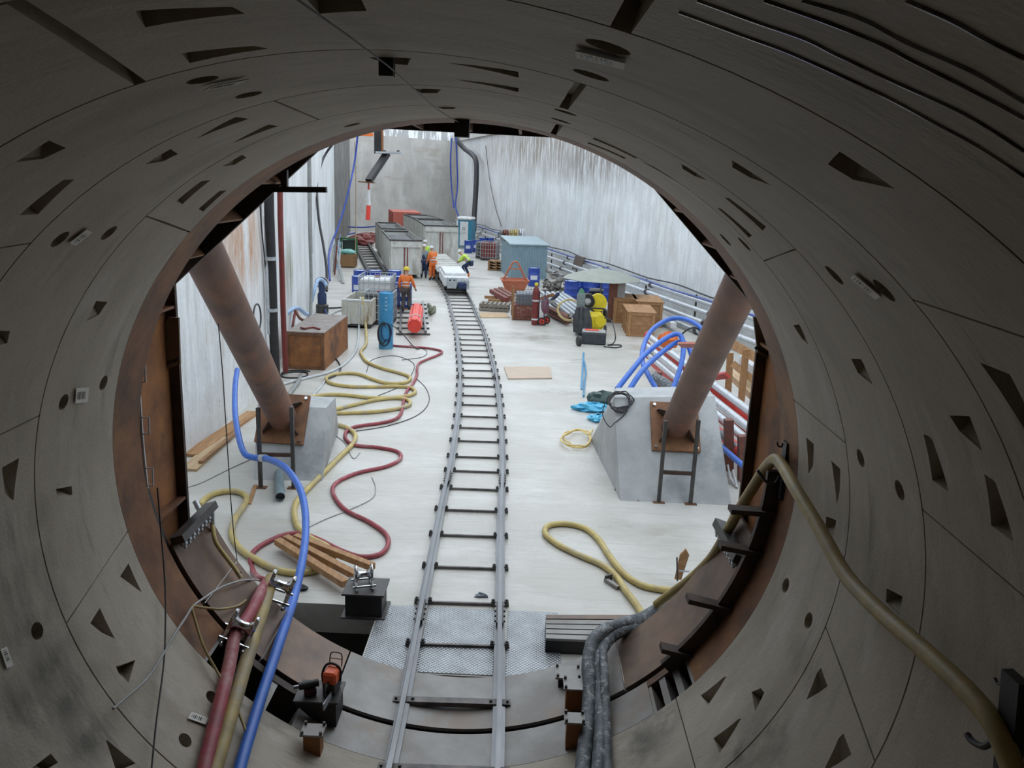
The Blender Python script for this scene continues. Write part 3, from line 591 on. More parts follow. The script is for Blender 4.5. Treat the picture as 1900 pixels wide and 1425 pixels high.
for i, t_ in enumerate(thin):
    hose('loose_wire', fl(t_, .009), .009, 'cablegrey' if i in (2, 3, 4) else 'cableblack', ['black wire loop on the floor under the blue cylinder', 'black wire arc crossing the red hose near the track', 'pale wire wandering from the beams to the red hose', 'pale wire curling over the left strut foot', 'pale wire beside the left wall planks', 'small black wire bow near the blue cylinder'][i], 'wire')
# ---- hose rollers
def roller(name, loc, rz, label, sc=1.0, world_m=None):
    t = thing(name, label, 'hose roller', loc, rz)
    s = sc
    for x in (-.095*s, .095*s):
        pts = [V((x, -.10*s, .03*s)), V((x, -.05*s, .12*s)), V((x, -.055*s, .22*s)), V((x, 0, .27*s)), V((x, .055*s, .22*s)), V((x, .05*s, .12*s)), V((x, .10*s, .03*s))]
        MB().tube(spline(pts, 5), .019*s, 8).build('side_hoop', 'chrome', t, True)
        MB().cyl((x, -.16*s, .02*s), (x, .16*s, .02*s), .017*s, n=10).build('foot_tube', 'chrome', t, True)
    for y in (-.1*s, .1*s): MB().cyl((-.14*s, y, .045*s), (.14*s, y, .045*s), .014*s, n=8).build('cross_tube', 'chrome', t, True)
    MB().lathe([(.075*s, -.085*s), (.045*s, -.05*s), (.036*s, 0), (.045*s, .05*s), (.075*s, .085*s)], (0, 0, .16*s), 16, Matrix.Rotation(math.pi/2, 3, 'Y')).build('spool', 'chrome', t, True)
    return t
p = PC(510, 1112, R-.01); roller('hose_roller', p, .25, 'chrome hose roller on the lip carrying the start of the yellow hose', 1.15).rotation_euler = (0, math.radians(22), .1)
p = PC(436, 1188, R-.01); roller('hose_roller', p, .25, 'chrome hose roller under the red hose, nearest the lining', 1.1).rotation_euler = (0, math.radians(26), .1)
# ---- black steel stool with a roller, beside the sump
b0 = PZ(640, 1146); b1 = PZ(708, 1149); w_ = (b1-b0).length
c = (b0+b1)/2+V((0, w_*.42, 0)); hS = .31
t = thing('steel_stand', 'black box stand with a flat top plate beside the floor sump', 'steel stand', (c.x, c.y, ZF))
MB().box((0, 0, hS/2), (w_, w_*.8, hS)).build('column', 'black', t, bevel=.005)
MB().box((0, 0, hS+.012), (w_*1.14, w_*1.0, .024)).build('top_plate', 'darksteel', t)
MB().box((0, 0, .012), (w_*1.2, w_*1.0, .02)).build('foot_plate', 'darksteel', t)
roller('hose_roller', (c.x-.03, c.y, ZF+hS+.025), .3, 'chrome hose roller standing on the black box stand', 1.0)
# ---- timber beams under the red hose
def px_beam(u0, v0, u1, v1, w, h, z, name='timber_beam', mt='wood', label='', group=None, cat='timber beam', lift=0):
    a, b = PZ(u0, v0, ZF+z+h/2), PZ(u1, v1, ZF+z+h/2+lift); 
    return solo(MB().bar(a, b, w, h), name, mt, label, cat, group, bevel=.004)
G = 'timber beams by the sump'
px_beam(515, 1004, 641, 1083, .11, .09, .10, label='nearest of the fanned timber beams, running under the blue hose', group=G)
px_beam(530, 998, 660, 1068, .10, .09, .10, label='middle timber beam of the fan by the black stand', group=G)
px_beam(548, 996, 692, 1052, .10, .09, .10, label='farthest timber beam of the fan, ending past the chrome roller', group=G)
# ---- chainsaw, battery pack, black steel box
bx = PC(612, 1352, R-.005); zb = bx.z
t = thing('steel_box', 'black steel box standing on the curved plates with the chainsaw on top', 'steel stand', (bx.x, bx.y, zb-.0))
top = .26
MB().box((-.03, .17, top/2), (.17, .30, top)).build('body', 'black', t, bevel=.004)
MB().prism([V((-.35, .03, top-.02)), V((-.115, .03, top-.02)), V((-.115, .03, .02))], (0, .03, 0)).build('side_wing', 'black', t)
MB().box((-.13, .17, top+.008), (.42, .34, .016)).build('top_plate', 'darksteel', t)
zt_ = zb+top+.016
t = thing('chainsaw', 'orange and black chainsaw resting on the black steel box', 'chainsaw', (bx.x-.02, bx.y+.19, zt_), math.radians(-8))
mat('sawred', (.85, .13, .03), (.65, .09, .02), 8, .35, 0, 0)
MB().box((0, 0, .07), (.12, .19, .12)).build('engine_base', 'black', t, bevel=.012)
MB().box((.005, -.01, .17), (.13, .17, .13)).build('cover', 'sawred', t, bevel=.02)
MB().tube(spline([V((-.09, .02, .03)), V((-.105, .03, .14)), V((-.07, .04, .235)), V((0, .04, .26)), V((.07, .03, .22)), V((.075, .02, .1))], 5), .012, 8).build('front_handle', 'black', t, True)
MB().tube(spline([V((0, -.08, .13)), V((0, -.14, .14)), V((0, -.19, .09)), V((0, -.15, .03)), V((0, -.08, .03))], 5), .014, 8).build('rear_handle', 'black', t, True)
mb = MB(); mb.tube(spline([V((-.06, .10, .2)), V((-.055, .12, .31)), V((0, .12, .33)), V((.055, .12, .31)), V((.06, .1, .2))], 4), .006, 6); mb.bar((-.055, .11, .27), (.055, .11, .27), .006)
mb.build('hand_guard', 'black', t, True)
MB().box((.03, -.19, .02), (.012, .20, .07)).build('guide_bar', 'galv', t)
t = thing('battery_drill', 'dark red and black cordless tool beside the chainsaw', 'power tool', (bx.x-.21, bx.y+.12, zt_), .4)
MB().box((0, 0, .035), (.11, .09, .07)).build('battery', mat('tooldark', (.10, .02, .03), None, 5, .4), t, bevel=.01)
MB().cyl((-.10, 0, .10), (.08, 0, .105), .035, n=14).build('motor', 'black', t, True); MB().cyl((-.15, 0, .10), (-.10, 0, .10), .018, n=10).build('chuck', 'steel', t, True)
# ---- clamp posts along the lining
def clamp_post(u, v, Y, w, h, label, mt='rustorange', name='clamp_post'):
    p = PY(u, v, Y); p.z -= 0; base = p-V((0, 0, h))
    t = thing(name, label, 'steel post', (base.x, base.y, base.z))
    MB().box((0, 0, h/2), (w, w*.8, h)).build('column', mt, t)
    MB().box((0, 0, h+.01), (w*1.35, w*1.1, .02)).build('clamp_plate', 'plategrey', t)
    for i in (-1, 1):
        for k in (-1, 1): MB().cyl((i*w*.55, k*w*.45, h+.0), (i*w*.55, k*w*.45, h+.05), .014, n=6).build('bolt', 'darksteel', t)
    return t
clamp_post(581, 1357, 6.3, .15, .32, 'rusty orange clamp post below the chainsaw box')
clamp_post(1054, 1250, 7.55, .20, .34, 'widest clamp post right of the track, with a slotted top plate', 'black')
clamp_post(1067, 1272, 7.1, .17, .34, 'rusty clamp post beside the muddy hoses, middle of three')
clamp_post(1066, 1335, 6.55, .14, .30, 'rusty clamp post beside the muddy hoses, nearest of three')
# ---- slotted steel platform
P0, P1, P2, P3 = PZ(1013, 1185, ZF+.2), PZ(1013, 1140, ZF+.2), PZ(1180, 1140, ZF+.2), PZ(1180, 1192, ZF+.2)
t = thing('slotted_platform', 'low steel platform of five broad strips right of the track', 'platform', (P0.x, P0.y, ZF))
n = 5
for i in range(n):
    a0, a1 = i/n+.02, (i+1)/n-.02
    q = [P0.lerp(P1, a0), P3.lerp(P2, a0), P3.lerp(P2, a1), P0.lerp(P1, a1)]
    MB().prism([x-V((0, 0, .03)) for x in q], (0, 0, .03)).build('strip', 'plategrey' if i < 4 else 'plate', t, world=True)
mb = MB(); mb.prism([V((P0.x, P0.y+.02, ZF)), V((P3.x, P3.y+.02, ZF)), V((P2.x, P2.y, ZF)), V((P1.x, P1.y, ZF))], (0, 0, .168)); mb.build('base', 'black', t, world=True)
# ---- muddy hoses
hose('slurry_hose', air([(1232, 1122, 8.5), (1212, 1136, 8.3), (1190, 1148, 8.1), (1160, 1157, 7.95), (1125, 1168, 7.8), (1100, 1192, 7.6), (1092, 1230, 7.35), (1094, 1270, 7.1), (1092, 1330, 6.8), (1086, 1380, 6.55), (1080, 1440, 6.35)]), .072, 'mudhose', 'mud-spattered grey hose, left one of the pair bending over the lip')
hose('slurry_hose', air([(1200, 1150, 8.2), (1180, 1162, 8.0), (1150, 1172, 7.85), (1126, 1190, 7.7), (1110, 1225, 7.4), (1113, 1265, 7.15), (1116, 1320, 6.85), (1114, 1380, 6.55), (1110, 1440, 6.35)]), .066, 'mudhose', 'mud-spattered grey hose, right one of the pair bending over the lip')
hose('slurry_hose', air([(1118, 1205, 7.5), (1122, 1260, 7.05), (1124, 1320, 6.7), (1126, 1380, 6.45), (1128, 1440, 6.25)]), .045, 'mudhose', 'thinner muddy hose squeezed under the grey pair')
# ---- yellow hose on the right: floor loop, then up over the hook and down the lining
hose('mortar_hose', fl([(1192, 1140), (1178, 1118), (1160, 1095), (1142, 1068), (1115, 1047), (1075, 1030), (1035, 1010), (1012, 990), (1018, 975), (1050, 972), (1085, 980), (1110, 1000), (1130, 1030), (1155, 1062), (1185, 1083), (1215, 1092), (1250, 1096)], .045), .045, 'hoseyellow', 'yellow hose lying in a hairpin loop right of the track')
rh = [PY(1218, 1122, 8.3), PY(1240, 1105, 8.2), PY(1280, 1075, 8.0), PY(1320, 1035, 7.8), PY(1350, 985, 7.6), PY(1375, 940, 7.4), PY(1400, 900, 7.2), PY(1422, 866, 7.0), PY(1437, 852, 6.75), PY(1450, 862, 6.55)]
rh += [PC(u, v, R-.16+.0) for u, v in [(1475, 905), (1520, 980), (1568, 1065), (1630, 1132), (1715, 1207), (1790, 1278), (1845, 1345), (1885, 1440)]]
hose('mortar_hose', rh, .05, 'hoseyellowdull', 'yellow hose hung over the wall hook and sloping down the right lining')
# ---- hose hangers
def hanger(name, p_top, p_bot, w, hooks, label):
    t = thing(name, label, 'hose hook', p_bot)
    MB().bar(p_bot, p_top, w, .05, up=(1, 0, 0)).build('back_plate', 'black', t, world=True)
    for pts, r in hooks: MB().tube(spline(pts, 5), r, 8).build('hook', 'black', t, True, world=True)
def yy_(lst, Y): return [PY(u, v, Y) for u, v in lst]
hanger('hose_hanger', PY(1462, 820, 6.75), PY(1449, 925, 6.75), .10, [(yy_([(1452, 822), (1450, 829), (1444, 827), (1442, 820)], 6.7), .008), (yy_([(1446, 884), (1438, 896), (1422, 894), (1412, 882), (1405, 872)], 6.7), .013)], 'black hook plate carrying the yellow hose at the right lip')
hanger('hose_hanger', PC(1885, 1255, R-.1), PC(1868, 1440, R-.1), .13, [([PC(u, v, R-.12) for u, v in [(1863, 1270), (1852, 1268), (1846, 1258)]], .006), ([PC(u, v, R-.12) for u, v in [(1842, 1376), (1825, 1385), (1805, 1376), (1795, 1363)]], .016), ([PC(u, v, R-.12) for u, v in [(1830, 1330), (1815, 1318), (1808, 1305)]], .014)], 'black hook plate low on the right lining near the camera')
# dark curved beam carrying rungs, right lip
mb = MB(); a0, a1 = sect(1236, 1222), sect(1448, 870)
ladder = thing('curved_ladder', 'dark steel arc with four protruding rungs on the right lip', 'ladder', (1.9, YE+.3, -2.2))
ring_mesh(YE+.36, YE+.42, R-.13, R-.0, 16, a0, a1).build('arc_beam', 'rustdark', ladder, world=True)
for (u0, v0, u1, v1) in ((1354, 945, 1434, 951), (1335, 1011, 1411, 1026), (1275, 1110, 1362, 1131), (1226, 1201, 1298, 1219)):
    MB().bar(PY(u0, v0, YE+.38), PY(u1, v1, YE+.38), .13, .045).build('rung', 'rustdark', ladder, world=True)
# white ladder rail with handles on the left post
t = thing('hand_rail', 'white painted rail with loop handles on the left portal post', 'handrail', PY(275, 905, 6.98))
MB().tube([PY(258, 722, 6.98), PY(262, 790, 6.98), PY(267, 850, 6.98), PY(273, 906, 6.98)], .014, 6).build('rail', 'whitepipe', t, world=True)
for a, b in (((267, 676), (270, 709)), ((268, 774), (277, 805)), ((270, 868), (284, 901))):
    Y = 6.98; q = [PY(a[0]-8, a[1], Y), PY(b[0]-1, a[1]+1, Y), PY(b[0], b[1], Y), PY(a[0]-6, b[1], Y)]
    MB().tube(q, .008, 6).build('handle', 'whitepipe', t, world=True)
# white valve at the left bolted joint
t = thing('ball_valve', 'white pipe valve where the yellow hose ends beside the bolted joint', 'valve', PY(372, 950, 7.9))
MB().tube(spline([PY(362, 930, 7.9), PY(372, 948, 7.85), PY(385, 956, 7.8), PY(392, 965, 7.75)], 5), .03, 10).build('body', 'whitepipe', t, True, world=True)
MB().cyl(PY(378, 940, 7.85), PY(379, 950, 7.85), .018, n=10).build('stem', 'chrome', t, True, world=True)
MB().cyl(PY(393, 950, 7.75), PY(395, 985, 7.75), .025, n=10).build('tap', 'galv', t, True, world=True)
hose('mortar_hose', air([(394, 975, 7.75), (400, 1005, 7.7), (415, 1028, 7.75), (432, 1050, 7.8), (447, 1072, 7.95)]), .022, 'hoseyellow', 'thin yellow hose dropping from the white valve along the curved plate')
# survey target boxes and string on the roof
for i, (u, v, s_) in enumerate(((718, 121, .055), (858, 234, .11))):
    p = PC(u, v-12, R); t = solo(MB().box(p-V((0, 0, .03 if i == 0 else .05)), (s_, s_, .07 if i == 0 else .16)), 'target_box', 'black', ['small black box on the tunnel roof joined to the string', 'black box on the roof at the very mouth of the tunnel'][i], 'box')
hose('roof_string', [PC(548, -3, R-.02), PC(720, 122, R-.05), PC(811, 203, R-.04), PC(850, 226, R-.06)], .003, 'cableblack', 'thin string along the tunnel roof between the black boxes', 'string', k=2, n=5)
# pale paper stickers with marks on the lining
mat('sticker', (.80, .79, .75), (.70, .68, .62), 9, .7, 0, 0)
def sticker(c0, c1, c2, label):   # corners in the photo: origin, along, across
    a, b, d = PC(*c0, R-.012), PC(*c1, R-.012), PC(*c2, R-.012); e = b+d-a
    t = thing('paper_label', label, 'sticker', a)
    MB().prism([a, b, e, d], V((-a.x, 0, -a.z)).normalized()*.004).build('paper', 'sticker', t, world=True)
    n_ = V((-a.x, 0, -a.z)).normalized()*.005; x = b-a; y = d-a
    for i in range(7):
        q = a+x*(.12+.1*i)+y*.25+n_; MB().bar(q, q+y*.5, x.length*(.02+.02*(i % 3)), .001, up=n_).build('mark', 'black', t, world=True)
for c, lab in ((((348, 1333), (381, 1345), (355, 1321)), 'pale label with dark marks on the lower left lining'), (((0, 1205), (12, 1240), (12, 1200)), 'pale label at the far left edge of the lining'),
               (((139, 748), (162, 746), (141, 720)), 'pale label between two holes, left side of lining'), (((377, 167), (441, 155), (396, 158)), 'pale label on the roof left of centre'),
               (((1070, 105), (1158, 127), (1068, 92)), 'pale label on the roof right of centre'), (((1578, 515), (1625, 555), (1586, 508)), 'pale label between two holes, right side of lining'),
               (((128, 450), (160, 425), (140, 455)), 'pale label beside two holes, upper left of lining')): sticker(*c, lab)
# ================================================================ LEFT SIDE OF THE PIT
K4 = 4.75
mat('blue', (.03, .08, .40), (.02, .05, .28), 6, .35, 0, .03)
mat('bluelight', (.05, .28, .52), (.04, .22, .42), 5, .4, .1, .05, c3=(.12, .34, .50))
mat('white', (.72, .73, .73), (.58, .59, .58), 5, .45, 0, .03)
mat('dirtywhite', (.60, .59, .53), (.46, .44, .36), 4, .6, 0, .1, st=(3, 3, .6), c3=(.26, .18, .09))
mat('skipwhite', (.62, .62, .58), (.48, .47, .43), 3, .6, 0, .1, st=(2, 2, .5), c3=(.34, .32, .27))
mat('orange', (.85, .20, .03), (.70, .15, .03), 8, .6, 0, 0)
mat('lime', (.55, .80, .08), (.45, .68, .08), 8, .6, 0, 0)
mat('navy', (.015, .03, .085), (.02, .04, .11), 8, .7, 0, 0)
mat('red', (.60, .06, .04), (.45, .045, .035), 5, .45, 0, .05)
mat('redorange', (.80, .07, .04), (.65, .05, .035), 5, .45, 0, .03)
mat('darkred', (.22, .035, .03), (.15, .03, .025), 4, .5, .1, .1)
mat('brownrust', (.24, .09, .06), (.15, .06, .045), 6, .6, .2, .2)
mat('muck', (.035, .04, .045), (.06, .065, .07), 9, .5, 0, .9, c3=(.15, .16, .17))
mat('green', (.05, .20, .10), None, 5, .5)
mat('yellow', (.75, .60, .02), (.60, .46, .02), 6, .4, 0, 0)
mat('skin', (.52, .30, .21), (.46, .26, .18), 8, .55, 0, 0)
mat('silver', (.75, .76, .78), None, 5, .3, .2, 0)
mat('cratered', (.36, .10, .08), (.20, .07, .06), 25, .6, 0, .1, c3=(.5, .35, .3))
mat('greyrock', (.12, .15, .18), (.22, .26, .30), 25, .6, 0, .2)
def fp(u, v, z=ZF): return PZ(u, v, z)
# ---- rusty box by the left wall
a, b = fp(533, 684), fp(605, 684); w = (b-a).length; Yd = 3.0
hB = (PY(533, 616, a.y)-a).z
ang = 0.0
t = thing('rusty_box', 'big rust-orange steel box standing against the left wall', 'steel box', ((a.x+b.x)/2, a.y, ZF))
MB().box((0, Yd/2, hB/2), (w, Yd, hB)).build('body', 'rustorange', t, bevel=.01)
mb = MB(); s_ = .08
for x in (-w/2+s_/2, w/2-s_/2): mb.box((x, -.01, hB/2), (s_, .04, hB))
mb.build('front_upright', 'rustorange', t) if False else None
for x in (-w/2+s_/2, w/2-s_/2): MB().box((x, -.015, hB/2), (s_, .03, hB)).build('corner_post', 'rust', t)
for z in (s_/2, hB-s_/2): MB().box((0, -.015, z), (w, .028, s_)).build('front_rail', 'rust', t)
MB().box((0, Yd/2, hB+.01), (w, Yd, .02)).build('lid', mat('lidgrey', (.30, .27, .25), (.20, .16, .14), 4, .6), t)
MB().tube(spline([V((-.25, .5, hB+.04)), V((-.1, .35, hB+.05)), V((.05, .6, hB+.04)), V((.3, .4, hB+.04))], 5), .03, 6).build('rag', 'darkred', t)
# ---- pipes on the left wall
nL = V((1, 0, 0))
def onL(u, v, offx=.12):
    d = V((cLx+5.7, cLy-19, 0)).normalized(); n_ = V((d.y, -d.x, 0)); p0 = V((-5.7, 19, 0))+n_*offx
    return PP(u, v, p0, n_)
def vpipe(name, pts, r, mt, label, cat, off_=.12, clips=(), n=10):
    ps = [onL(u, v, off_) for u, v in pts]
    lo = min(p.z for p in ps)
    t = thing(name, label, cat, (ps[-1].x, ps[-1].y, lo))
    MB().tube(ps, r, n).build('pipe', mt, t, True, world=True)
    for u, v in clips: q = onL(u, v, off_); MB().cyl(q-V((0, 0, .04)), q+V((0, 0, .04)), r*1.2, n=12).build('clip', 'galv', t, True, world=True)
    return t
vpipe('wall_pipe', [(498, 300), (500, 400), (504, 500), (507, 600), (512, 705)], .115, 'black', 'thick black pipe running down the left pit wall', 'pipe', .2, [(502, 480), (506, 575)])
vpipe('wall_pipe', [(519, 300), (520, 400), (523, 500), (526, 600), (530, 690)], .07, 'darkred', 'slim dark red pipe down the left wall beside the black one', 'pipe', .35)
vpipe('wall_pipe', [(493, 360), (495, 480), (498, 580), (500, 620)], .05, 'whitepipe', 'thin pale pipe just left of the black wall pipe', 'pipe', .1)
vpipe('steel_channel', [(575, 270), (577, 400), (578, 470)], .04, 'hosegrey', 'thin grey channel on the left wall', 'channel', .1)
hose('wall_cable', [onL(u, v, .06) for u, v in [(482, 375), (486, 430), (490, 470), (495, 530), (502, 600)]], .015, 'cableblack', 'thin black cable on the left wall beside the rust stain', 'cable')
hose('black_cable', air([(618, 266, 40), (602, 290, 40), (590, 325, 38), (588, 360, 36), (592, 410, 35), (600, 455, 34), (606, 500, 33), (606, 540, 32)]), .055, 'cableblack', 'heavy black cable curving down near the far end of the left wall', 'cable')
hose('water_hose', air([(664, 248, 48), (658, 300, 48), (650, 340, 47), (638, 388, 46), (626, 425, 45), (616, 450, 44), (610, 480, 42), (612, 520, 40)]), .055, 'blue', 'blue hose hanging down the far left corner')
hose('plumb_line', [PY(658, 262, 52), PY(660, 330, 52), PY(660, 420, 52), PZ(659, 485, ZF+.05)], .02, 'hoseyellowdull', 'thin yellow rope hanging to the floor before the back wall', 'rope')
bl = [(482, 620, 22.5), (500, 605, 23.5), (525, 585, 24.5), (545, 573, 25.5), (555, 573, 26), (567, 582, 26.5), (578, 585, 27)]
hose('water_hose', air(bl), .07, mat('paleblue', (.38, .52, .72), (.28, .42, .62), 6, .5), 'pale blue hose slung along the left wall above the rusty box')
hose('water_hose', air([(578, 560, 28), (583, 540, 28), (590, 520, 28.5), (600, 521, 29), (606, 530, 29)]), .06, 'paleblue', 'pale blue hose bending over beside the blue pump')
hose('red_strap', air([(548, 577, 25.5), (544, 600, 25)])+[PY(541, 618, 25)], .04, 'darkred', 'dark red strap hanging from the pale blue hose', 'strap')
hose('red_strap', air([(548, 575, 25.5), (556, 590, 25.3), (567, 594, 25.6), (577, 584, 26.2)]), .045, 'brownrust', 'brown hose drooping below the pale blue hose', 'strap')
# oval black wire coil on the wall, left
hose('wire_coil', [onL(477+7*math.sin(a), 590-26*math.cos(a), .1) for a in [i*math.pi/8 for i in range(17)]], .02, 'cableblack', 'black wire coil hanging on the left wall near the strut', 'wire')
hose('black_cable', fl([(520, 697), (530, 692), (550, 690), (570, 692), (565, 699), (540, 701), (522, 698), (528, 689), (555, 687), (575, 689)], .02), .02, 'cableblack', 'black cable coiled on the floor before the rusty box', 'cable')
# ---- blue pump on stand
p = fp(598, 580)
t = thing('pump_pipe', 'dark blue vertical pump tube standing by the far left wall', 'pump', p)
hP = (PY(600, 517, p.y)-p).z
MB().lathe([(.17, .35), (.17, hP*.55), (.12, hP*.6), (.14, hP), (.05, hP+.03)], n=16).build('body', 'navy', t, True)
MB().lathe([(.24, 0), (.24, .3), (.15, .36)], n=16).build('motor', 'darksteel', t, True)
MB().tube([V((.24*math.cos(a), 0, hP-.15+.2*math.sin(a))) for a in [i*math.pi/8 for i in range(17)]], .03, 6).build('hose_ring', 'cablegrey', t, True)
hose('water_hose', [PY(603, 572, p.y), PY(610, 600, p.y-2), fp(622, 636, ZF+.06), fp(625, 645, ZF+.06)], .055, 'navy', 'dark blue hose leaning from the pump to the floor')
hose('water_hose', fl([(633, 602), (630, 622), (626, 641)], .06), .06, 'hoseblue', 'short bright blue hose on the floor left of the tank')
hose('black_cable', fl([(590, 575), (605, 572), (625, 571), (640, 570)], .03), .03, 'cableblack', 'black cable between the pump and the white tank', 'cable')
hose('black_cable', fl([(586, 583), (600, 589), (612, 585), (628, 577), (642, 576)], .025), .025, 'cablegrey', 'grey cable between the pump and the white tank', 'cable')
# ---- white open tank
a, b = fp(635, 608), fp(691, 608); w = (b-a).length; hT = (PY(635, 556, a.y)-a).z; d_ = 2.2
t = thing('open_tank', 'white rust-stained open steel tank with hoses hanging over its edge', 'tank', ((a.x+b.x)/2, a.y, ZF))
th = .06
MB().box((0, th/2, hT/2+.08), (w, th, hT-.16)).build('front_wall', 'dirtywhite', t)
MB().box((0, d_-th/2, hT/2+.08), (w, th, hT-.16)).build('back_wall', 'dirtywhite', t)
for x in (-1, 1): MB().box((x*(w/2-th/2), d_/2, hT/2+.08), (th, d_-2*th, hT-.16)).build('side_wall', 'dirtywhite', t)
MB().box((0, d_/2, .13), (w-.01, d_-.01, .1)).build('base', 'darksteel', t)
for x in (-.38, .38): MB().box((x*w, d_/2, .04), (.12, d_, .08)).build('skid', 'black', t)
for x in (-.25, .2): MB().box((x*w, -.03, hT*.5), (.08, .06, hT*.7)).build('rib', 'dirtywhite', t)
MB().box((0, d_/2, hT*.55), (w-2*th, d_-2*th, .02)).build('water', mat('murk', (.10, .10, .09), None, 4, .15), t)
MB().box((0, .04, hT+.0), (w*1.03, .12, .05)).build('rim', 'white', t)
# ---- blue cylinder with cables
p = fp(716, 646)
hC = (PY(716, 542, p.y)-p).z; r_ = .225
t = thing('blue_cylinder', 'tall blue steel cylinder with black cables hung round it', 'cylinder', p)
MB().lathe([(r_*.95, 0), (r_, .04), (r_, hC-.02), (r_*.9, hC), (r_*.85, hC-.03)], n=28).build('shell', 'bluelight', t, True)
for k in range(4): MB().box((.04, -r_-.0, hC-.15-k*.12), (.07, .02, .02)).build('mark', 'white', t)
for i, (dx, top, lo, ww, mt) in enumerate(((-.02, hC*.48, .12, .20, 'cableblack'), (-.07, hC*.46, .2, .13, 'cableblack'), (.05, hC*.47, .28, .15, 'navy'))):
    pts = [V((dx+ww*math.sin(a), -r_*1.08+.05*abs(math.sin(a)), (top+lo)/2+(top-lo)/2*math.cos(a))) for a in [k_*math.pi/10 for k_ in range(21)]]
    MB().tube(pts, .022, 6).build('cable_loop', mt, t, True)
hose('black_cable', [p+V((.18, -.2, hC*.45)), p+V((.5, -.3, .6)), p+V((.95, -.1, .05)), p+V((1.1, .3, .03))], .014, 'cableblack', 'thin black cable leading off the blue cylinder', 'cable')
# ---- wire mesh and IBC container
def ibc(p, label, top='white', rz=0, sc=1.0):
    t = thing('bulk_container', label, 'bulk container', p, rz); W_, D_, H_ = 1.0*sc, 1.1*sc, 1.0*sc
    MB().box((0, 0, .10), (W_, D_, .14)).build('pallet', 'darksteel', t)
    MB().box((0, 0, .17+H_/2*.92), (W_*.94, D_*.94, H_*.92)).build('bottle', top, t, bevel=.05)
    mb = MB()
    for i in range(7):
        x = -W_/2+W_*i/6
        for y in (-D_/2, D_/2): mb.bar((x, y, .15), (x, y, H_+.15), .022)
    for i in range(1, 7):
        y = -D_/2+D_*i/7
        for x in (-W_/2, W_/2): mb.bar((x, y, .15), (x, y, H_+.15), .022)
    for z in (.2, .45, .7, .95, 1.15):
        z = z*sc if z > .2 else z
        for y in (-D_/2, D_/2): mb.bar((-W_/2, y, z), (W_/2, y, z), .024)
        for x in (-W_/2, W_/2): mb.bar((x, -D_/2, z), (x, D_/2, z), .024)
    mb.build('cage', 'galv', t); MB().cyl((0, 0, H_+.10), (0, 0, H_+.16), .12, n=14).build('cap', 'darkred', t)
    return t
ibc(fp(700, 604)+V((0, .7, 0)), 'caged container partly hidden between the white tank and blue cylinder', 'muck', sc=1.0)
ibc(fp(690, 585)+V((0, 1.2, 0)), 'white caged container behind the open tank', 'white', sc=1.25)
# ---- blue drums
mat('drumlabel', (.75, .78, .82), (.5, .55, .65), 20, .5)
def make_drum(mt='blue', H_=.88, r_=.29, lidm='drumlid', lab=True):
    t = thing('oil_drum', '', 'drum')
    MB().lathe([(r_*.97, 0), (r_, .02), (r_, H_*.32), (r_*1.035, H_*.335), (r_, H_*.35), (r_, H_*.65), (r_*1.035, H_*.665), (r_, H_*.68), (r_, H_), (r_*1.02, H_+.01), (r_*.94, H_+.01), (r_*.94, H_-.01)], n=22).build('barrel', mt, t, True)
    MB().cyl((0, 0, H_-.012), (0, 0, H_-.004), r_*.93, n=22).build('lid', lidm, t)
    MB().cyl((r_*.55, 0, H_-.01), (r_*.55, 0, H_+.012), .035, n=8).build('bung', 'darksteel', t)
    if lab:
        n = 6; vs = [V(((r_+.004)*math.cos(a), (r_+.004)*math.sin(a), z)) for z in (H_*.38, H_*.62) for a in [-math.pi/2-.6+1.2*i/n for i in range(n+1)]]
        vs += [V((v.x*.992, v.y*.992, v.z)) for v in vs]; m_ = n+1
        fs = [(i, i+1, m_+i+1, m_+i) for i in range(n)]+[(2*m_+i+1, 2*m_+i, 3*m_+i, 3*m_+i+1) for i in range(n)]+[(i, 2*m_+i, 2*m_+i+1, i+1) for i in range(n)]+[(m_+i, m_+i+1, 3*m_+i+1, 3*m_+i) for i in range(n)]
        MB().add(vs, fs).build('label', 'drumlabel', t)
    return t
mat('drumlid', (.62, .70, .82), (.40, .50, .72), 5, .25)
drum0 = make_drum(); used = [False]
def drum(p, label, group=None, sc=1.0, rz=0):
    o = drum0 if not used[0] else dup(drum0)
    used[0] = True; o.location = p; o.rotation_euler = (0, 0, rz); o.scale = (sc, sc, sc); o['label'] = label
    if group: o['group'] = group
    return o
yb = fp(700, 575).y
G = 'blue drums behind the white tank'
spots = [(657, 'front row, leftmost of the blue drums behind the tank'), (684, 'front row, second blue drum from the left behind the tank'), (712, 'front row, third blue drum, right of the white container top'), (738, 'front row, rightmost blue drum, beside the yellow-helmeted worker')]
for i, (u, lab) in enumerate(spots): drum(fp(u, 557)+V((0, 1.0, 0)), lab, G, 1.04, i*.9)
back = [(664, 'back row, leftmost of the blue drums by the rubble'), (691, 'back row, middle one of the blue drums by the rubble'), (728, 'back row, rightmost blue drum before the skips')]
for i, (u, lab) in enumerate(back): drum(fp(u, 543)+V((0, .6, 0)), lab, G, 1.08, i*1.3)
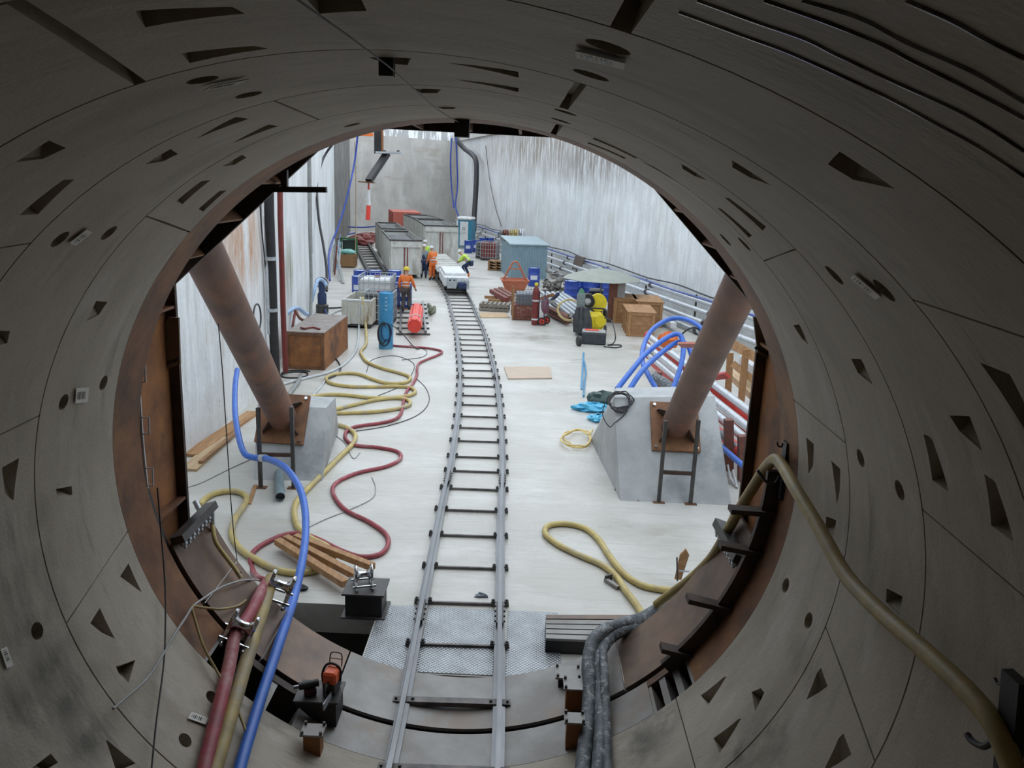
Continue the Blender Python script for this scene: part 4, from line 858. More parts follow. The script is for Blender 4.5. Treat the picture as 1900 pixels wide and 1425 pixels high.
# bottle rack: stacked blue crates
cr = None
p = fp(739, 574)
for k in range(3):
    for j in range(2):
        if cr is None:
            cr = thing('bottle_crate', '', 'crate'); MB().box((0, 0, .16), (.46, .42, .32)).build('shell', 'blue', cr, bevel=.01)
            for i in range(4): MB().box((-.165+i*.11, -.215, .19), (.06, .02, .14)).build('slot', 'drumlabel', cr)
            o = cr
        else: o = dup(cr)
        o.location = p+V((-.25+j*.5, .3, .06+k*.33)); o['group'] = 'blue crates beside the yellow-helmeted worker'
        o['label'] = 'blue crate behind the yellow-helmeted worker, %s of the %s stack' % (['bottom', 'middle', 'top'][k], ['left', 'right'][j])
solo(MB().box(p+V((0, .3, .03)), (1.1, .6, .06)), 'crate_board', 'woodbrown', 'brown board under the stacked blue crates', 'board')
# ---- rail trolley frame and red roll
a, b, c, d = fp(737, 622), fp(790, 622), fp(784, 565), fp(745, 565)
t = thing('track_panel', 'short loose panel of track under the red roll', 'track panel', (a.x, a.y, ZF))
for p0, p1 in ((a+V((.1, 0, 0)), d), (b, c)): MB().bar(p0+V((0, 0, .10)), p1+V((0, 0, .10)), .07, .12).build('rail', 'railhead', t, world=True)
for k in range(7): q0, q1 = (a+V((.1, 0, 0))).lerp(d, k/6.2+.01), b.lerp(c, k/6.2+.01); MB().bar(q0+V((-.15, 0, .03)), q1+V((.15, 0, .03)), .09, .05).build('sleeper', 'sleepermat', t, world=True)
p0, p1 = fp(769, 605, ZF+.42), fp(775, 566, ZF+.42)
t = thing('red_roll', 'bright red ribbed roll lying on the loose track panel', 'roll', (p0.x, p0.y, ZF+.17))
p1 = p0+(p1-p0).normalized()*3.6
MB().cyl(p0, p1, .22, n=28).build('roll', 'redorange', t, True, world=True)
for k in range(10): a_ = k*math.pi/5; q = V((math.cos(a_)*.215, 0, math.sin(a_)*.215)); MB().bar(p0+q, p1+q, .05, .05).build('ridge', 'redorange', t, world=True)
for k in (.25,): q = p0.lerp(p1, k); MB().cyl(q, q+(p1-p0).normalized()*.05, .255, n=24).build('strap', 'white', t, world=True)
solo(MB().tube(spline([fp(795, 565, ZF+.05), fp(800, 572, ZF+.3), fp(797, 580, ZF+.12), fp(805, 578, ZF+.05), fp(806, 570, ZF+.05)], 5), .07, 7), 'rag', mat('olive', (.09, .10, .05), (.2, .2, .14), 8, .8), 'dark olive rag heaped right of the red roll', 'rag')
# ---- planks by left wall
def plank(u0, v0, u1, v1, w, h, z, mt, lab, g=None): return solo(MB().bar(PZ(u0, v0, ZF+z+h/2), PZ(u1, v1, ZF+z+h/2), w, h), 'plank', mt, lab, 'plank', g, bevel=.003)
plank(352, 845, 470, 765, .28, .06, .0, 'wood', 'long reddish plank against the foot of the left wall')
plank(350, 872, 415, 812, .30, .05, .0, 'woodpale', 'short pale plank in front of the reddish one')
plank(372, 858, 440, 800, .08, .05, .05, 'woodbrown', 'narrow plank lying on the pale plank')
plank(462, 935, 474, 900, .07, .02, .0, 'wood', 'small strip of wood by the yellow hose bend')
t = thing('pipe_stub', 'short grey-blue pipe standing out of the floor below the left strut', 'pipe', PZ(520, 926))
q0, q1 = PZ(520, 922, ZF+.09), PZ(517, 868, ZF+.09)
mb = MB(); d_ = (q1-q0).normalized(); mb.tube([q0, q1], .075, 16, cap=False); mb.tube([q1, q0], .064, 16, cap=False); mb.build('tube', mat('greyblue', (.22, .29, .31), (.17, .23, .25), 5, .4), t, True, world=True)
MB().cyl(q0+d_*.06, q0+d_*.07, .07, n=16).build('inside', 'black', t, world=True)
solo(MB().blob(PZ(556, 1090, ZF+.03), (.10, .06, .03), 5, .4, 3), 'dirt_clump', 'cableblack', 'small dark clump on the floor near the rollers', 'dirt')
# ================================================================ RIGHT SIDE OF THE PIT
def onR(u, v, offd=.3, z=None):
    d = V((cR.x-8.66, cR.y-28.3, 0)).normalized(); n_ = V((-d.y, d.x, 0)); p0 = V((8.66, 28.3, 0))+n_*offd
    return PP(u, v, p0, n_)
dR = V((cR.x-8.66, cR.y-28.3, 0)).normalized(); nR = V((-dR.y, dR.x, 0))
def onRz(s_, off_, z): return V((8.66, 28.3, 0))+dR*s_+nR*off_+V((0, 0, z))
# long supply pipes along the right wall on brackets
S0, S1 = -12, 58
pr_ = [(.55, ZF+1.05, .095, 'whitepipe', 'topmost supply pipe'), (.75, ZF+.75, .095, 'whitepipe', 'second supply pipe'), (.95, ZF+.42, .095, 'whitepipe', 'third supply pipe'), (1.25, ZF+.14, .095, 'galv', 'lowest supply pipe')]
for off_, z, r_, mt, nm in pr_:
    t = thing('supply_pipe', '%s running the length of the right pit wall' % nm, 'pipe', onRz(S0, off_, z), 0, 'supply pipes along the right wall')
    MB().cyl(onRz(S0, off_, z), onRz(S1, off_, z), r_, n=12).build('tube', mt, t, True, world=True)
    s_ = S0+2
    while s_ < S1-1:
        MB().cyl(onRz(s_-.09, off_, z), onRz(s_+.09, off_, z), r_*1.35, n=12).build('coupling', 'darkred' if int(s_) % 2 else 'darksteel', t, True, world=True); s_ += 6
t = thing('pipe_rack', 'dark steel brackets holding the supply pipes along the right wall', 'pipe rack', onRz(S0, .2, ZF))
s_ = S0+1
while s_ < S1: MB().bar(onRz(s_, .38, ZF), onRz(s_, .38, ZF+1.2), .07).build('bracket_post', 'darksteel', t, world=True); s_ += 5
hose('wall_cable', spline([onRz(s_, .3, ZF+1.28+.06*math.sin(s_*1.3)) for s_ in range(-12, 56, 3)], 3), .03, 'cableblack', 'black cable sagging along the top of the right pipe rack', 'cable', k=1, n=6)
hose('wall_cable', spline([onRz(s_, .6, ZF+1.17+.03*math.sin(s_*.9)) for s_ in range(-12, 56, 3)], 3), .035, 'blue', 'thin blue hose lying on top of the right pipe rack', 'hose', k=1, n=6)
# hose reels on the rack behind the shed
for i, (u, mt, lab) in enumerate(((936, 'hosegrey', 'grey'), (942, 'brownrust', 'brown'), (955, 'hoseyellow', 'yellow'), (963, 'hoseyellow', 'second yellow'), (972, 'whitepipe', 'pale'))):
    c = onR(u, 438, .8); hose('hose_coil', [c+dR*(.38*math.cos(a))+V((0, 0, .42*math.sin(a)))+nR*(.02*a) for a in [k*math.pi/6 for k in range(30)]], .06, mt, '%s hose coil hung on the rack above the blue-grey shed' % lab, 'hose coil', 'hose coils above the shed', k=2, n=6)
# ---- portable toilet
a, b = fp(849, 462), fp(876, 461); w = (b-a).length*.8; 
p = (a+b)/2
t = thing('portable_toilet', 'white and blue portable toilet near the back wall', 'toilet cabin', p+V((0, .6, 0)), -.22)
H_ = 2.25; w = 1.15
MB().box((0, 0, .08), (w, w, .16)).build('base', 'greyblue', t); MB().box((0, 0, .16+H_*.43), (w*.96, w*.96, H_*.86)).build('body', mat('toiletblue', (.03, .22, .34), (.03, .19, .30), 5, .45), t, bevel=.02)
MB().box((0, 0, H_), (w*1.04, w*1.04, .26)).build('roof', 'white', t, bevel=.1)
for x in (-1, 1): MB().box((x*w*.46, 0, .16+H_*.43), (.14, w*1.0, H_*.84)).build('corner', 'white' if x < 0 else 'toiletblue', t)
d = MB().box((.02, -w*.49, .16+H_*.43), (w*.56, .04, H_*.8)).build('door', 'white', t)
mb = MB(); mb.tube([V((.1*math.cos(a), -w*.515, 1.5+.1*math.sin(a)+.02*math.sin(3*a))) for a in [k*math.pi/6 for k in range(13)]], .012, 5); mb.build('emblem', 'black', d)
for k in range(3): MB().box((.0, -w*.513, 1.25-k*.06), (.36-.1*k, .005, .02)).build('text_line', 'cablegrey', d)
MB().cyl((-.2, -w*.5, 1.1), (-.2, -w*.53, 1.1), .03, n=8).build('handle', 'black', d)
# drums and container near the toilet
mat('bluebright', (.03, .12, .55), (.02, .09, .42), 6, .4)
o = drum(fp(868, 470)+V((0, .3, 0)), 'left of two blue drums in front of the toilet'); o = drum(fp(879, 470)+V((.1, 1.0, 0)), 'right of two blue drums in front of the toilet')
o = drum(fp(893, 468)+V((0, 2.4, 0)), 'blue drum behind the red-filled container, left one'); o = drum(fp(906, 468)+V((0, 2.4, 0)), 'blue drum behind the red-filled container, right one')
ibc(fp(896, 483)+V((0, 1.6, 0)), 'caged container with dark contents by the right-hand pipes', 'muck', rz=-.2, sc=.95)
ibc(fp(908, 484)+V((0, .7, 0)), 'caged container full of red parts near the right-hand pipes', 'darkred', rz=-.2, sc=1.05)
t = thing('pallet_stack', 'weathered wooden pallet with scrap beside the shed', 'pallet', fp(922, 503)+V((0, .6, 0)), -.2)
for k in range(4): MB().box((0, 0, .06+k*.16), (1.0, .9, .05)).build('deck', 'woodbrown', t)
for x in (-.42, 0, .42): MB().box((x, 0, .3), (.1, .8, .56)).build('block', 'woodbrown', t)
# ---- blue grey shed
a, b = fp(946, 517), fp(1014, 513)
hS_ = (PY(946, 454, a.y)-a).z
sv = fp(929, 503)-a; rz = math.atan2(-sv.x, sv.y); fdir = V((math.cos(rz), math.sin(rz), 0)); w = 1.0
while proj(a+fdir*w)[0] < 1013: w += .01
b = a+fdir*w
t = thing('tool_shed', 'blue-grey corrugated steel shed by the right wall', 'shed', (a+b)/2, rz)
D_ = (fp(929, 503)-a).length; 
def corr(x0, x1, y, ax, H0, H1):
    pass
mat('shed', (.25, .35, .40), (.21, .30, .35), 3, .45, .1, .02)
m = 46; rows = []
for z in (0, hS_):
    r_ = []
    for i in range(m+1): x = -w/2+w*i/m; r_.append(V((x, -(.03 if (i//1) % 2 else 0), z)))
    rows.append(r_)
back_ = [[V((p_.x, .06, p_.z)) for p_ in r_] for r_ in rows]
mb = MB(); mb.grid(rows); mb.grid(back_); mb.build('front_wall', 'shed', t)
for x in (-1, 1):
    rows = [[V((x*w/2+(.03 if i % 2 else 0), D_*i/30, z)) for i in range(31)] for z in (0, hS_)]; rows2 = [[V((x*(w/2-.05), q.y, q.z)) for q in r_] for r_ in rows]
    mb = MB(); mb.grid(rows); mb.grid(rows2); mb.build('side_wall', 'shed', t)
MB().box((0, D_, hS_/2), (w, .05, hS_)).build('back_wall', 'shed', t)
MB().prism([V((-w/2-.08, -.12, hS_)), V((w/2+.08, -.12, hS_)), V((w/2+.08, D_+.1, hS_+.18)), V((-w/2-.08, D_+.1, hS_+.18))], (0, 0, .06)).build('roof', mat('shedroof', (.42, .52, .56), (.34, .44, .48), 3, .4, .2), t)
# ---- orange concrete skip with hoop
a, b = fp(937, 545), fp(970, 546); p = (a+b)/2+V((0, .7, 0)); 
t = thing('lifting_skip', 'orange tapered steel skip with a lifting hoop', 'skip', p, .1)
mat('skiporange', (.55, .17, .09), (.42, .13, .07), 4, .55, 0, .1)
hK = .60; bt, tp = .42, .62
def frus(hb, ht, yb_, yt_, z0, z1): return [V((-hb, -yb_, z0)), V((hb, -yb_, z0)), V((hb, yb_, z0)), V((-hb, yb_, z0))], [V((-ht, -yt_, z1)), V((ht, -yt_, z1)), V((ht, yt_, z1)), V((-ht, yt_, z1))]
lo, hi = frus(bt, tp+.02, .35, .55, .04, hK)
mb = MB(); mb.add(lo+hi, [(3, 2, 1, 0)]+[(i, (i+1) % 4, 4+(i+1) % 4, 4+i) for i in range(4)]); lo2, hi2 = frus(bt-.03, tp-.02, .32, .51, .07, hK)
mb.add(lo2+hi2, [(0, 1, 2, 3)]+[(i, 4+i, 4+(i+1) % 4, (i+1) % 4) for i in range(4)]); mb.build('bucket', 'skiporange', t)
for i in range(4): MB().bar(hi[i], hi[(i+1) % 4], .06).build('rim', 'skiporange', t)
MB().tube(spline([V((-tp*.95, 0, hK-.1)), V((-.28, 0, hK+.52)), V((-.12, 0, hK+.80)), V((0, 0, hK+.86)), V((.12, 0, hK+.80)), V((.28, 0, hK+.52)), V((tp*.95, 0, hK-.1))], 4), .045, 8).build('hoop', 'skiporange', t, True)
MB().bar((-.28, 0, hK+.52), (.28, 0, hK+.52), .06).build('crossbar', 'skiporange', t)
solo(MB().bar(fp(940, 512), fp(940, 512)+V((.5, .6, 1.9)), .04), 'thin_rod', 'darksteel', 'thin dark rod leaning against the shed front', 'rod')
# blue drum right of skip
o = drum(fp(990, 532)+V((0, .3, .0)), 'lone blue drum behind the dark red gas cylinder', sc=1.05)
# ---- red beams, pallet, plywood
for i, (q, lab) in enumerate((((912, 540, 940, 556), 'left of three dark red beams lying on the floor'), ((920, 538, 946, 553), 'middle of three dark red beams lying on the floor'), ((928, 536, 951, 550), 'right of three dark red beams lying on the floor'))):
    solo(MB().bar(PZ(q[0], q[1], ZF+.22), PZ(q[2], q[3], ZF+.22), .2, .18), 'steel_beam', 'darkred' if i == 0 else 'brownrust', lab, 'beam', 'dark red beams on bearers')
for i, q in enumerate(((899, 551, 922, 552), (906, 557, 944, 559))): solo(MB().bar(PZ(q[0], q[1], ZF+.06), PZ(q[2], q[3], ZF+.06), .12, .12), 'bearer', 'woodbrown', ['farther wooden bearer under the dark red beams', 'nearer wooden bearer under the dark red beams'][i], 'bearer')
def pallet(p, rz, label, mt='woodbrown', n=7, sc=1.0, layers=1):
    t = thing('pallet', label, 'pallet', p, rz)
    for L_ in range(layers):
        z = L_*.15
        for i in range(n): MB().box((-.55*sc+i*1.1*sc/(n-1), 0, z+.135), (.1, .85*sc, .022)).build('deck_board', mt, t)
        for y in (-.38, 0, .38): MB().box((0, y*sc, z+.07), (1.2*sc, .1, .1)).build('bearer', mt, t)
    return t
pallet(fp(917, 579)+V((0, .55, 0)), -.08, 'grey weathered wooden pallet right of the track', mat('palletgrey', (.30, .27, .23), (.18, .16, .13), 5, .8), layers=2)
def sheet(pts, th_, name, mt, label, cat, lift=0): 
    P_ = [PZ(u, v, ZF+.004+lift) for u, v in pts]; return solo(MB().prism(P_, (0, 0, th_)), name, mt, label, cat)
sheet([(889, 581), (938, 581), (946, 590), (892, 590)], .02, 'plywood_sheet', 'woodpale', 'small plywood sheet in front of the grey pallet', 'plywood')
sheet([(935, 682), (1021, 682), (1024, 703), (943, 704)], .03, 'plywood_sheet', mat('plypale', (.55, .42, .32), (.48, .38, .30), 2, .6), 'pale plywood sheet on the floor right of the track', 'plywood')
# ---- mesh crate full of red and grey parts
a, b = fp(958, 595), fp(988, 595); w = .98; p = (a+b)/2+V((0, .6, 0))
t = thing('mesh_crate', 'rusty mesh crate full of grey and red parts', 'crate', p, .05)
MB().box((0, 0, .08), (w, 1.1, .12)).build('base', 'brownrust', t)
MB().box((0, 0, .36), (w*.93, 1.0, .44)).build('red_contents', 'cratered', t); MB().box((.04, 0, .8), (w*.8, .95, .42)).build('grey_contents', 'greyrock', t)
for x in (-1, 1):
    for y in (-1, 1): MB().box((x*w/2, y*.55, .6), (.06, .06, 1.15)).build('post', 'woodbrown', t)
mb = MB()
for k in range(8):
    z = .15+k*.13
    for y in (-.56, .56): mb.bar((-w/2, y, z), (w/2, y, z), .012)
    for x in (-w/2, w/2): mb.bar((x, -.56, z), (x, .56, z), .012)
for k in range(9):
    x = -w/2+w*k/8
    for y in (-.56, .56): mb.bar((x, y, .12), (x, y, 1.15), .012)
mb.build('mesh', 'rust', t)
# ---- gas cylinder on trolley
p = fp(992, 603)
t = thing('gas_cylinder', 'dark red gas cylinder strapped to a hand trolley', 'gas cylinder', p)
hG = 1.45
MB().lathe([(.11, 0), (.125, .03), (.125, hG-.22), (.11, hG-.1), (.05, hG), (.04, hG+.06)], n=20).build('bottle', 'darkred', t, True)
MB().lathe([(.05, hG+.02), (.07, hG+.04), (.07, hG+.12), (.03, hG+.14)], n=12).build('valve', 'yellow', t, True)
for z in (.9, .2): MB().lathe([(.13, z), (.132, z+.01), (.132, z+.05), (.13, z+.06)], n=20).build('strap', 'silver', t, True)
t = thing('hand_trolley', 'blue hand trolley with red wheels behind the dark red gas cylinder', 'trolley', p+V((.22, .05, 0)))
for x in (-.08, .12): MB().bar((x, .05, .1), (x, .1, 1.25), .035).build('upright', 'navy', t)
MB().box((.02, -.0, .04), (.34, .22, .02)).build('toe_plate', 'navy', t)
for x, y in ((.04, -.12), (.22, .25)):
    w_ = MB().cyl((x, y, .15), (x, y+.07, .15), .15, n=20).build('wheel', 'black', t)
    MB().cyl((x, y-.006, .15), (x, y+.076, .15), .105, n=16).build('hub', 'redorange', w_)
    for k in range(5): a_ = k*2*math.pi/5; MB().bar((x, y-.012, .15), (x+.1*math.cos(a_), y-.012, .15+.1*math.sin(a_)), .02, .008, up=(0, 1, 0)).build('spoke', 'black', w_)
solo(MB().blob(p+V((.36, .1, .75)), (.14, .12, .28), 8, .25, 5), 'hose_bundle', mat('magenta', (.28, .05, .12), (.16, .16, .18), 9, .6), 'dark pink coiled hoses hanging on the hand trolley', 'hose bundle')
# ---- rod bundle, loose pipes
G = 'brown rods in the bundle beside the gas cylinder'
a, b = fp(1014, 578, ZF+.1), fp(1052, 598, ZF+.1); rod = None
base = (a+b)/2; dd = (b-a); L_ = dd.length
for k in range(18):
    r_, c_ = k//6, k % 6
    if rod is None:
        me0 = MB().cyl((-L_/2, 0, 0), (L_/2, 0, 0), .045, n=8).build('steel_rod', 'brownrust', None, True); rod = tag(me0, '', 'rod'); o = rod
    else: o = dup(rod)
    o.location = base+V((0, -.35+c_*.13+(.06 if r_ % 2 else 0), r_*.10+.02)); o.rotation_euler = (0, 0, math.atan2(dd.y, dd.x)+random.uniform(-.05, .05))
    o['label'] = 'brown steel rod in the bundle right of the gas cylinder'; o['group'] = G
G = 'grey pipes stacked behind the rod bundle'; pip = None
a, b = fp(1030, 555, ZF+.1), fp(1078, 592, ZF+.1); dd = (b-a); L_ = dd.length*1.15
for k in range(11):
    r_, c_ = k//6, k % 6
    if pip is None:
        pip = MB().tube([(-L_/2, 0, 0), (L_/2, 0, 0)], .10, 12).build('loose_pipe', 'galv', None, True); tag(pip, '', 'pipe'); o = pip
    else: o = dup(pip)
    nn = V((-dd.y, dd.x, 0)).normalized()
    o.location = (a+b)/2+nn*(-.65+c_*.24+(.12 if r_ else 0))+V((0, 0, .02+r_*.19)); o.rotation_euler = (0, 0, math.atan2(dd.y, dd.x))
    o['label'] = 'grey steel pipe in the stack behind the brown rods'; o['group'] = G
c = fp(1056, 575, ZF+.75)
hose('rope_coil', [c+V((.42*math.cos(a)+.03*math.sin(a*2.7), .25*math.sin(a)*.6, .36*math.sin(a)+.03*math.cos(a*1.9))) for a in [k*math.pi/5 for k in range(41)]], .022, mat('ropeyellow', (.62, .50, .25), (.50, .38, .18), 6, .6), 'pale yellow rope coil hung over the grey pipes', 'rope', k=2, n=6)
# debris planks between drum and parasol
for i, (q, mt, lab) in enumerate((((1000, 545, 1026, 522), 'rustorange', 'rusty angle bar sloping behind the gas cylinder'), ((1010, 552, 1030, 534), 'hosegrey', 'grey bar sloping behind the gas cylinder'), ((1022, 548, 1036, 520), 'navy', 'blue bar in the scrap left of the parasol'))):
    solo(MB().bar(PZ(q[0], q[1]+10, ZF+.3), PZ(q[2], q[3]+25, ZF+1.3), .1), 'scrap_bar', mt, lab, 'scrap')
sheet([(1005, 560), (1050, 553), (1062, 568), (1010, 575)], .05, 'tarp', mat('tarpgreen', (.25, .38, .33), (.40, .48, .45), 5, .6), 'pale green tarpaulin under the brown rods', 'tarpaulin', .0)
rg = random.Random(5); mb = MB(); c0_ = fp(1037, 548)
for i in range(70): mb.blob(c0_+V((rg.gauss(0, .5), rg.uniform(0, 1.0), abs(rg.gauss(0, .38)))), (rg.uniform(.06, .25), rg.uniform(.05, .2), rg.uniform(.04, .14)), 3, .5, i)
solo(mb, 'scrap_heap', mat('scrapmix', (.16, .14, .11), (.34, .33, .30), 9, .8, 0, .8, c3=(.06, .07, .09), fine=8), 'heap of mixed dark scrap left of the blue drums', 'scrap heap', kind='stuff')
# ---- parasol
c = fp(1112, 590)+V((0, 0, 0)); top = PY(1118, 497, c.y)
t = thing('parasol', 'wide grey parasol shading the drums and welding gear', 'parasol', (top.x, top.y, ZF))
hh = top.z-ZF; Rp = (PY(1193, 518, c.y)-PY(1042, 510, c.y)).length/2
mat('canopy', (.33, .35, .31), (.28, .30, .26), 2, .7, 0, .05)
n = 8; vs = [V((0, 0, hh))]; 
for ring, (rr, z) in enumerate(((.33, hh-.10), (.66, hh-.24), (1, hh-.42))): vs += [V((rr*Rp*math.cos(2*math.pi*i/n+.2), rr*Rp*math.sin(2*math.pi*i/n+.2), z)) for i in range(n)]
fs = [(0, 1+i, 1+(i+1) % n) for i in range(n)]+[(1+k*n+i, 1+(k+1)*n+i, 1+(k+1)*n+(i+1) % n, 1+k*n+(i+1) % n) for k in range(2) for i in range(n)]
mb = MB(); mb.add(vs, fs); mb.add([v-V((0, 0, .012)) for v in vs], [f[::-1] for f in fs]); mb.build('canopy', 'canopy', t)
MB().cyl((0, 0, .05), (0, 0, hh+.1), .03, n=10).build('pole', 'hosegrey', t); MB().lathe([(.25, 0), (.25, .05), (.06, .08)], n=16).build('base', 'darksteel', t)
for i in range(n): a_ = 2*math.pi*i/n+.2; MB().bar((0, 0, hh-.03), (Rp*math.cos(a_), Rp*math.sin(a_), hh-.44), .018).build('rib', 'darksteel', t)
# drums under and behind the parasol
for u, v, dy, lab in ((1059, 562, .3, 'blue drum under the left edge of the parasol'), (1073, 562, 1.0, 'second blue drum from the left under the parasol'), (1094, 562, .6, 'blue drum behind the white canisters'), (1109, 562, 1.3, 'blue drum at the centre of the parasol'), (1126, 562, .6, 'blue drum left of the red column, under the parasol')):
    drum(fp(u, v)+V((0, dy, 0)), lab, 'blue drums under the parasol', 1.08, u)
t = thing('oil_keg', 'blue and yellow keg with a white pump lid under the parasol', 'keg', fp(1104, 584)+V((0, 0, .25)))
MB().cyl((0, 0, 0), (0, 0, .75), .27, n=20).build('barrel', 'navy', t, True); MB().cyl((0, 0, .25), (0, 0, .52), .275, n=20).build('label', 'yellow', t, True); MB().cyl((0, 0, .75), (0, 0, .82), .29, n=20).build('lid', 'white', t, True)
solo(MB().box(fp(1104, 584)+V((0, .0, .12)), (.9, .7, .24)), 'keg_base', 'darksteel', 'dark box carrying the blue and yellow keg', 'box')
for u, lab in ((1084, 'left'), (1091, 'right')):
    t = thing('canister', '%s of two white plastic canisters under the parasol' % lab, 'canister', fp(u, 588)+V((0, .3, .0)))
    MB().box((0, 0, .45), (.28, .24, .9)).build('body', 'white', t, bevel=.03); MB().cyl((0, 0, .9), (0, 0, .97), .04, n=8).build('cap', 'darkred', t)
# red and grey column (tall bottle pair)
t = thing('steel_column', 'upright column, red on the left and grey on the right, by the wooden crates', 'column', fp(1142, 600)+V((0, .4, 0)))
MB().box((-.14, 0, .85), (.30, .3, 1.5)).build('red_half', 'brownrust', t); MB().box((.17, .02, .88), (.30, .26, 1.5)).build('grey_half', 'cablegrey', t); MB().box((0, 0, .06), (.7, .5, .12)).build('foot', 'darksteel', t)
# ---- welding gear: green-topped cylinder, black jacket, yellow machines, tool box
p = fp(1076, 625)+V((0, .55, 0))
t = thing('gas_cylinder', 'grey gas cylinder with a green shoulder behind the black cover', 'gas cylinder', p)
MB().lathe([(.14, 0), (.15, .03), (.15, 1.42), (.08, 1.56)], n=18).build('bottle', mat('cylgrey', (.20, .24, .23), None, 5, .45), t, True); MB().lathe([(.151, 1.41), (.08, 1.57), (.03, 1.64)], n=18).build('shoulder', 'green', t, True)
mb = MB(); rg = random.Random(4); n = 26; vs = []
prof = [(.30, .12), (.33, .35), (.29, .6), (.22, .85), (.17, 1.0), (.08, 1.05)]
for z, (r_, h_) in enumerate(prof): vs += [V(((r_+.045*math.sin(i*2.4+z*.6))*math.cos(2*math.pi*i/n)+.05*(5-z)*.3, (r_*.8+.04*math.sin(i*2.1))*math.sin(2*math.pi*i/n), h_)) for i in range(n)]
mb.add(vs, [(k*n+i, k*n+(i+1) % n, (k+1)*n+(i+1) % n, (k+1)*n+i) for k in range(5) for i in range(n)]+[tuple(range(5*n, 6*n)), tuple(range(n-1, -1, -1))])
solo(MB().add([v+p+V((.02, -.28, 0)) for v in mb.v], mb.f), 'black_cover', mat('blackcloth', (.03, .032, .035), (.07, .075, .08), 5, .55), 'black rumpled plastic cover draped over the welding machine', 'cover', smooth=True)
p = fp(1100, 628)
t = thing('pressure_washer', 'yellow and black wheeled machine behind the black tool box', 'machine', p+V((.1, .75, 0)))
MB().box((0, 0, .5), (.62, .5, .62)).build('body', 'yellow', t, bevel=.12); MB().cyl((.18, -.3, .55), (.18, -.2, .55), .2, n=20).build('reel', 'yellow', t, True)
MB().tube(spline([V((-.3, -.1, .2)), V((-.32, -.15, .7)), V((-.2, -.2, .95)), V((.1, -.2, .98)), V((.33, -.15, .9)), V((.35, -.1, .4))], 4), .03, 8).build('frame', 'black', t, True)
for x in (-.38, .38): MB().cyl((x-.04, 0, .18), (x+.04, 0, .18), .18, n=18).build('wheel', 'black', t)
t = thing('cable_reel', 'yellow cable reel with a black drum above the yellow machine', 'reel', p+V((.1, 1.35, 0)))
MB().cyl((.12, -.1, 1.08), (.12, .1, 1.08), .32, n=24).build('yellow_disc', 'yellow', t, True); MB().cyl((-.28, -.2, 1.12), (-.28, .12, 1.12), .27, n=24).build('black_drum', 'black', t, True); MB().cyl((-.28, -.22, 1.12), (-.28, -.2, 1.12), .13, n=16).build('hub', 'chrome', t, True)
MB().bar((-.3, 0, 0), (-.3, 0, .9), .05).build('leg', 'black', t); MB().bar((.3, 0, 0), (.3, 0, .85), .05).build('leg', 'woodpale', t)
t = thing('tool_box', 'black plastic tool box with a grey lid and red handle inset', 'tool box', fp(1102, 640)+V((0, .25, 0)), -.08)
MB().box((0, 0, .2), (.82, .5, .38)).build('box', mat('toolblack', (.03, .035, .045), (.05, .055, .065), 6, .5), t, bevel=.03); MB().box((0, 0, .42), (.80, .48, .07)).build('lid', 'cablegrey', t, bevel=.03); MB().box((-.08, -.02, .465), (.46, .2, .025)).build('handle_inset', 'redorange', t)
solo(MB().cyl(fp(1073, 633, ZF+.16)+V((-.03, 0, 0)), fp(1073, 633, ZF+.16)+V((.07, 0.03, 0)), .16, n=18), 'caster_wheel', 'black', 'black wheel beside the tool box below the black cover', 'wheel', smooth=True)
hose('power_cable', [fp(1122, 590, ZF+.9), fp(1135, 596, ZF+.85), fp(1142, 625, ZF+.5), fp(1137, 638, ZF+.1), fp(1128, 640, ZF+.03), fp(1150, 640, ZF+.02), fp(1152, 643, ZF+.02), fp(1140, 645, ZF+.02), fp(1120, 643, ZF+.02)], .02, 'cableblack', 'black cable arching from the yellow reel to the floor', 'cable')
# ---- wooden crates
mat('cratewood', (.36, .19, .08), (.27, .13, .055), 3, .65, 0, .12, st=(1, 1, 7), c3=(.52, .33, .17))
def crate(u0, v0, u1, v1, W_, D_, H_, label, rz=0):
    a, b = fp(u0, v0), fp(u1, v1); p = (a+b)/2; rz = math.atan2(b.y-a.y, b.x-a.x) if rz is None else rz
    t = thing('wooden_crate', label, 'crate', p, rz); W_ = W_ or (b-a).length
    MB().box((0, D_/2, H_/2), (W_-.03, D_-.03, H_-.02)).build('body', 'cratewood', t)
    MB().box((0, D_/2, H_+.015), (W_+.08, D_+.08, .03)).build('lid', 'wood', t)
    for x in (-1, 1): MB().box((x*(W_/2-.06), -.0, H_/2), (.1, .05, H_)).build('batten', 'wood', t)
    for k in range(4): MB().box((-(W_/2), D_*(.04+.3*k), H_/2), (.05, .1, H_)).build('batten', 'wood', t)
    for z in (.05, H_-.05): MB().box((0, -.0, z), (W_-.24, .04, .09)).build('rail', 'wood', t)
    for x in (-.35, .35): MB().box((x*W_, D_/2, .02), (.1, D_, .06)).build('skid', 'woodbrown', t)
    return t
crate(1170, 625, 1206, 625, .96, 1.9, .86, 'nearest wooden crate at the end of the row, beside the blue hoses', -.02)
crate(1186, 607, 1221, 607, .98, 1.9, .95, 'middle wooden crate, half behind the nearest one', -.02)
crate(1147, 600, 1168, 600, .85, 1.5, .95, 'farthest wooden crate, beside the red and grey column', -.02)
for i in range(7):
    q = PZ(1170+i*9, 575-2*i+4, ZF+1.0-.03*i); 
for i, (u0, v0, u1, v1, lab) in enumerate(((1160, 560, 1212, 590, 'white'), (1178, 560, 1232, 596, 'pale grey'), (1195, 562, 1250, 604, 'second pale grey'))):
    solo(MB().bar(PZ(u0, v0, ZF+.25), PZ(u1, v1, ZF+.25), .22, .18), 'foam_bar', 'white', '%s bar lying between the wooden crates and the supply pipes' % lab, 'bar')
